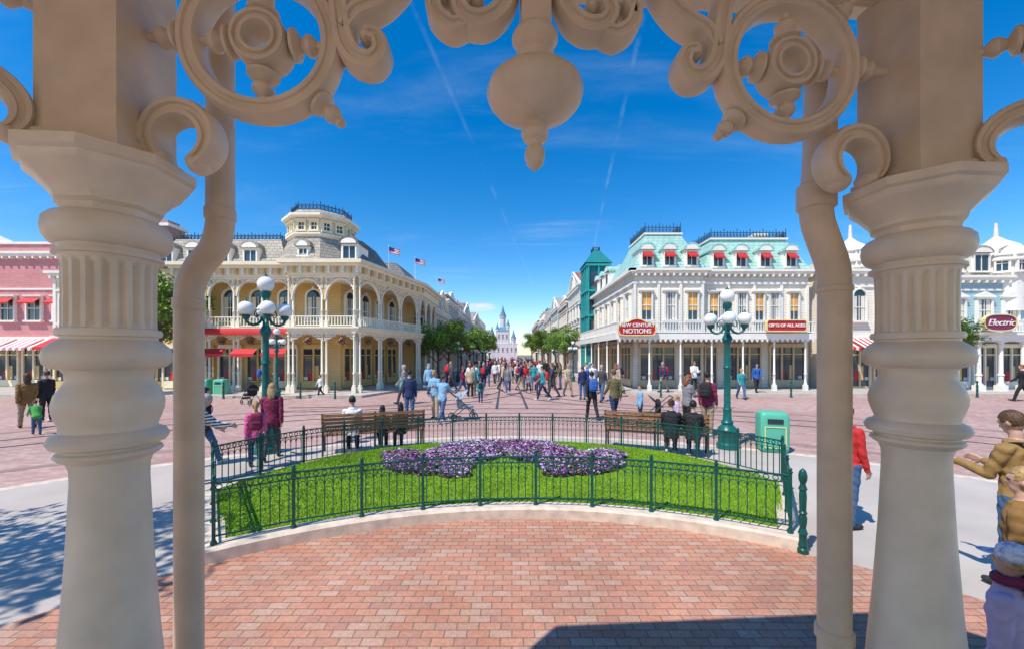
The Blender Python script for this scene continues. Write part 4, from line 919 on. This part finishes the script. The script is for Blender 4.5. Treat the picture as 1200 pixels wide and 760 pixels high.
def hairmesh(style,mat):
    key=(style,mat.name)
    if key in HC: return HC[key]
    b=MB(); rd=random.Random(3); b.ell((0,-.010,.022),(.080,.098,.107),mat,56,32)
    V=[]
    for x,y,z in b.v:
        if y>.045 and z<.062 or (y>.015 and z<.01 and abs(x)>.03): x*=.8;y=min(y,.03);z=max(z,-.02)
        elif z<-.045 and style!='long': x*=.85;y*=.8
        k=1+.03*sin(math.atan2(y,x)*24+z*38+sin(x*60)*1.3)+rd.uniform(-.012,.012); V.append((x*k,y*k,z))
    b.v=V
    if style=='long':
        o=len(b.v)
        b.tube(catmull([(0,-.03,.05),(0,-.06,-.03),(0,-.075,-.12),(0,-.08,-.2),(0,-.078,-.26)],5),[.072,.074,.077,.079,.080,.081,.081,.081,.080,.079,.078,.076,.073,.070,.067,.063,.058,.051,.044,.037,.028],40,mat,sc=(1,.5))
        V=b.v[o:]; 
        for i,(x,y,z) in enumerate(V):
            k=1+.09*sin(math.atan2(y+.08,x)*11+sin(z*20)*.9); V[i]=(x*k,-.08+(y+.08)*k,z+.012*sin(x*90))
        b.v=b.v[:o]+V
    if style=='pony': b.tube(catmull([(0,-.09,.05),(0,-.13,.03),(0,-.135,-.06),(0,-.115,-.16)],4),[.02]*3+[.032]*7+[.02]*2+[.008],10,mat); 
    if style=='bun': b.ell((0,-.095,.07),(.042,.04,.04),mat)
    me=b.mesh('hair'); HC[key]=me; return me
def capmesh(mat):
    key=('cap',mat.name)
    if key in HC: return HC[key]
    b=MB(); b.lathe([(.084,.015),(.092,.025),(.093,.06),(.083,.10),(.055,.128),(.01,.138)],28,mat,c=(0,-.008,0)); b.ell((0,.11,.035),(.07,.07,.008),mat,16,6); b.ell((0,-.008,.139),.01,mat)
    for k in range(6):
        a=2*pi*k/6; b.tube([(.093*cos(a),-.008+.093*sin(a),.05),(.084*cos(a),-.008+.084*sin(a),.10),(.055*cos(a),-.008+.055*sin(a),.129),(.01*cos(a),-.008+.01*sin(a),.139)],.0025,5,mat)
    me=b.mesh('cap'); HC[key]=me; return me
def packmesh(mat):
    key=('pk',mat.name)
    if key in HC: return HC[key]
    b=MB(); b.ell((0,-.06,0),(.15,.085,.215),mat,24,16,e=.55); b.ell((0,-.14,-.07),(.11,.04,.09),mat,16,10,e=.55)
    b.tube([(.145*cos(a),-.085,.20*sin(a)) for a in [pi*i/12 for i in range(13)]],.006,5,IRON); b.tube([(-.10,-.178,-.03),(0,-.184,-.028),(.10,-.178,-.03)],.004,5,IRON)
    for s in(-1,1): b.tube(catmull([(s*.085,-.01,.17),(s*.09,.08,.205),(s*.10,.20,.17),(s*.105,.29,.05),(s*.11,.26,-.08),(s*.11,.05,-.16)],4),.014,6,mat,sc=(1.4,.6))
    b.tube([(-.03,-.05,.2),(-.03,-.05,.24),(.03,-.05,.24),(.03,-.05,.2)],.007,6,mat)
    me=b.mesh('backpack'); HC[key]=me; return me
def scarfmesh(mat):
    key=('hood',mat.name)
    if key in HC: return HC[key]
    b=MB(); b.tube([( .085*cos(a),-.02+.095*sin(a),-.12-.02*sin(a)) for a in [2*pi*i/16 for i in range(16)]],.036,10,mat,closed=True); b.ell((0,-.10,-.17),(.09,.04,.08),mat,14,8); me=b.mesh('hood'); HC[key]=me; return me
COLS={'navy':(.02,.035,.10),'black':(.02,.02,.022),'white':(.75,.75,.73),'light blue':(.22,.42,.58),'blue':(.03,.12,.42),'burgundy':(.20,.02,.06),'pink':(.62,.10,.28),'olive':(.14,.12,.05),'brown':(.24,.13,.04),'tan brown':(.30,.18,.06),'red':(.55,.03,.03),'grey':(.22,.22,.23),'blue denim':(.06,.12,.24),'beige':(.50,.40,.28),'green':(.08,.38,.08),'yellow':(.75,.50,.04),'purple':(.52,.40,.56),'teal':(.03,.28,.30),'dark grey':(.06,.06,.07),'khaki':(.30,.25,.16)}
HAIR={'black':M('hair_black',(.012,.01,.01),.45,.3,60,.006,120),'brown':M('hair_brown',(.09,.045,.02),.5,.35,60,.006,120),'blonde':M('hair_blonde',(.38,.24,.10),.5,.4,60,.006,120),'red':M('hair_auburn',(.22,.07,.02),.5,.3,60,.006,120),'grey':M('hair_grey',(.35,.34,.33),.5,.2,60,.006,120)}
SHOE=cloth('shoe_dark',(.03,.03,.03)); SHW=cloth('shoe_white',(.6,.6,.6))
def person(x,y,h,face,pose,top,bot,hair='brown',hs='short',pack=None,cap=None,z=.012,group=None,hood=None,dark=False):
    me,HM,mz,bp,lean=PT[pose]; s=h/1.715
    verb={'stand':'standing','walk':'walking','walk2':'walking','hold':'holding something','push':'leaning forward','sit':'sitting on bench','bend':'bending forward','arm':'raising an arm'}[pose]
    lab=f"{'child' if h<1.4 else 'person'} in {top} top and {bot} trousers {verb}"
    if pack: lab+=' wearing backpack'
    lab=' '.join(lab.split()[:12])
    t=thing('person',lab,'person',(x,y,z-(mz if pose!='sit' else 0)*s),face,group,s)
    o=ob('body',me,t)
    tm_=STRIPE if top=='striped' else cloth(top.replace(' ','_'),COLS[top])
    ms=[SKIN2 if dark else SKIN,tm_,cloth(bot.replace(' ','_'),COLS[bot]),SHW if random.random()<.35 else SHOE,EYE,LIP]
    for i,m_ in enumerate(ms): o.material_slots[i].link='OBJECT'; o.material_slots[i].material=m_
    if hs: ho=ob('hair',hairmesh(hs,HAIR[hair]),t); ho.matrix_local=HM
    if cap: ho=ob('cap',capmesh(cap),t); ho.matrix_local=HM
    if hood: ho=ob('hood',scarfmesh(hood),t); ho.matrix_local=HM
    if pack: ho=ob('backpack',packmesh(cloth(pack.replace(' ','_'),COLS[pack])),t,bp,0,1,rx=-lean)
    return t
# headings: 0 faces +Y (away), pi faces camera, pi/2 faces -X, -pi/2 faces +X
person(-5.15,8.0,1.36,R(35),'walk','pink','navy','blonde','pony','burgundy')
person(-5.28,8.75,1.64,R(20),'walk2','burgundy','dark grey','blonde','long')
person(-5.72,6.95,1.62,R(-35),'bend','striped','blue denim','grey','short')
person(-6.35,8.2,1.62,R(-60),'walk','black','blue denim','black','short','black')
person(-15.1,12.4,1.72,R(60),'walk','brown','khaki','brown','long')
person(-13.6,11.4,1.0,R(60),'bend','green','blue denim','brown','short')
person(-12.7,11.2,.95,R(-60),'bend','yellow','navy','blonde','short')
person(-15.9,13.6,1.7,R(80),'stand','black','black','brown','short')
person(-3.75,9.35,1.66,R(20),'sit','white','black','black','short')
person(-3.12,9.58,1.35,R(15),'sit','black','black','black','long')
person(-2.72,9.72,1.42,R(25),'sit','black','navy','black','long')
person(-3.5,13.6,1.72,R(10),'stand','navy','blue denim','black','short')
person(-2.35,13.4,1.62,R(-25),'push','light blue','blue denim','brown','pony')
person(-2.75,14.2,1.7,R(160),'hold','light blue','beige','blonde','long')
person(2.85,14.2,1.7,R(5),'walk','black','black','black','short','blue')
person(3.42,13.3,1.76,R(15),'walk2','olive','navy','brown','short')
person(4.25,13.2,1.25,R(90),'stand','light blue','navy','brown','short')
person(3.6,9.0,1.62,R(-20),'sit','black','dark grey','brown','bun')
person(4.02,8.84,1.60,R(-25),'sit','black','navy','black','short')
person(5.15,11.7,1.66,R(-70),'hold','grey','black','red','long')
person(5.55,11.3,1.76,R(-40),'stand','burgundy','khaki','black','short','black')
person(4.7,11.4,1.1,R(90),'stand','purple','pink','blonde','pony')
person(4.46,5.3,1.58,R(-80),'stand','red','blue denim','brown','short','blue')
person(4.90,3.85,1.70,R(12),'hold','tan brown','blue denim','brown','short','black')
person(3.60,2.80,1.46,R(30),'stand','brown','blue denim','blonde','long')
pc=M('patterned_cap',(.15,.2,.5),.8,.1,3); nt_=pc.node_tree; rr_=[n_ for n_ in nt_.nodes if n_.type=='VALTORGB'][0]; rr_.color_ramp.elements[0].color=(.16,.22,.50,1); rr_.color_ramp.elements[1].color=(.78,.75,.78,1); rr_.color_ramp.elements[1].position=.55; [n_ for n_ in nt_.nodes if n_.type=='TEX_NOISE'][0].inputs['Scale'].default_value=30
person(2.66,2.12,1.24,R(25),'stand','purple','navy','blonde','short',None,pc,hood=cloth('burgundy',COLS['burgundy']))
tops=['navy','black','light blue','blue','white','navy','grey','beige','burgundy','olive','dark grey','teal','black','navy','white','red']
bots=['blue denim','black','navy','dark grey','khaki','blue denim']
rd=random.Random(11)
spots=[(1.55,20.0),(2.2,21.5),(3.1,22),(3.6,20.3),(4.4,19.5),(-1.5,19),(-2.2,21),(1.0,24),(-.6,26),(2.6,27),(-3.8,25),(-4.6,22),(4.9,25),(-1.8,29),(.4,31),(3.3,31),(-3.4,32),(1.8,35),(-.9,35),(-5.0,18.5),(5.6,21.5),(6.3,23.5),(8.7,22.9),(10.6,23.2),(14,22.8),(-10.3,21.4),(-13.2,21.2),(-24.5,18),(25.0,19.5),(32,19.0),(11.8,20.5),(-27,17),(-29,19),(26.5,17.5)]
for i in range(100):
    y=22+rd.random()**1.2*75; x=rd.uniform(-5.0,5.0)-(y-30)*.02
    if all((x-a)**2+(y-b_)**2>.4 for a,b_ in spots): spots.append((x,y))
for i,(x,y) in enumerate(spots):
    kid=rd.random()<.12
    person(x,y,rd.uniform(1.1,1.35) if kid else rd.uniform(1.58,1.85),rd.choice([0,0,pi,pi,.6,-.7,2.4,1.6,-1.5])+rd.uniform(-.3,.3),rd.choice(['walk','walk2','stand','walk','hold','walk2']),rd.choice(tops),rd.choice(bots),rd.choice(['brown','black','blonde','brown','grey','red']),rd.choice(['short','short','long','pony']),rd.choice([None,None,None,None,'red','black','blue']),group='people strolling across the plaza',z=.13 if (y>22 and (x>6.2 or x<-8)) else .012)
def stroller(x,y,rz,mat,lab):
    t=thing('stroller',lab,'stroller',(x,y,.012),rz)
    w=MB(); w.T=Matrix.Rotation(R(90),4,'Y'); w.tube([(.095*cos(2*pi*i/16),.095*sin(2*pi*i/16),0) for i in range(16)],.02,6,IRON,closed=True)
    for i in range(5): a=2*pi*i/5; w.tube([(0,0,0),(.09*cos(a),.09*sin(a),0)],.008,5,WHITE)
    w.lathe([(.025,-.03),(.025,.03)],8,IRON); wm_=w.mesh('wheel')
    for a,c in((-.25,-.35),(.25,-.35),(-.2,.4),(.2,.4)): ob('wheel',wm_,t,(a,c,.115))
    b=MB()
    for s in(-1,1): b.tube(catmull([(s*.25,.4 ,.13),(s*.25,.15,.45),(s*.25,-.3,.85),(s*.25,-.5,1.02)],3),.014,6,IRON); b.tube([(s*.25,-.35,.13),(s*.25,.1,.5)],.014,6,IRON)
    b.tube([(-.25,-.5,1.02),(.25,-.5,1.02)],.018,8,IRON); ob('frame',b.mesh(),t)
    b=MB(); b.ell((0,.12,.45),(.22,.26,.07),mat,16,10,e=.6); b.ell((0,-.12,.66),(.22,.07,.28),mat,16,10,e=.6); b.ell((0,.40,.28),(.2,.05,.05),mat,12,8,e=.6); ob('seat',b.mesh(),t)
    b=MB(); vs=[];fs=[]
    for i in range(7):
        a=R(-10+105*i/6)
        for j in range(9): c=pi*j/8; vs.append((.26*cos(c),-.15-.38*cos(a+R(75))*sin(c)*.9,.72+.33*sin(a)*sin(c)))
    for i in range(6):
        for j in range(8): k=i*9+j; fs.append((k,k+1,k+10,k+9))
    b.add(vs,fs,mat,True); ob('canopy',b.mesh(),t)
stroller(-1.75,14.1,R(-70),cloth('stroller_pale',(.30,.38,.42)),'pale blue stroller on the plaza being pushed')
stroller(4.35,12.2,R(80),cloth('black',COLS['black']),'black stroller parked near the bench')
stroller(-12.0,18.3,R(60),cloth('black',COLS['black']),'black stroller standing on the plaza')
stroller(-12.4,11.9,R(70),cloth('green',COLS['green']),'green stroller beside the crouching children')
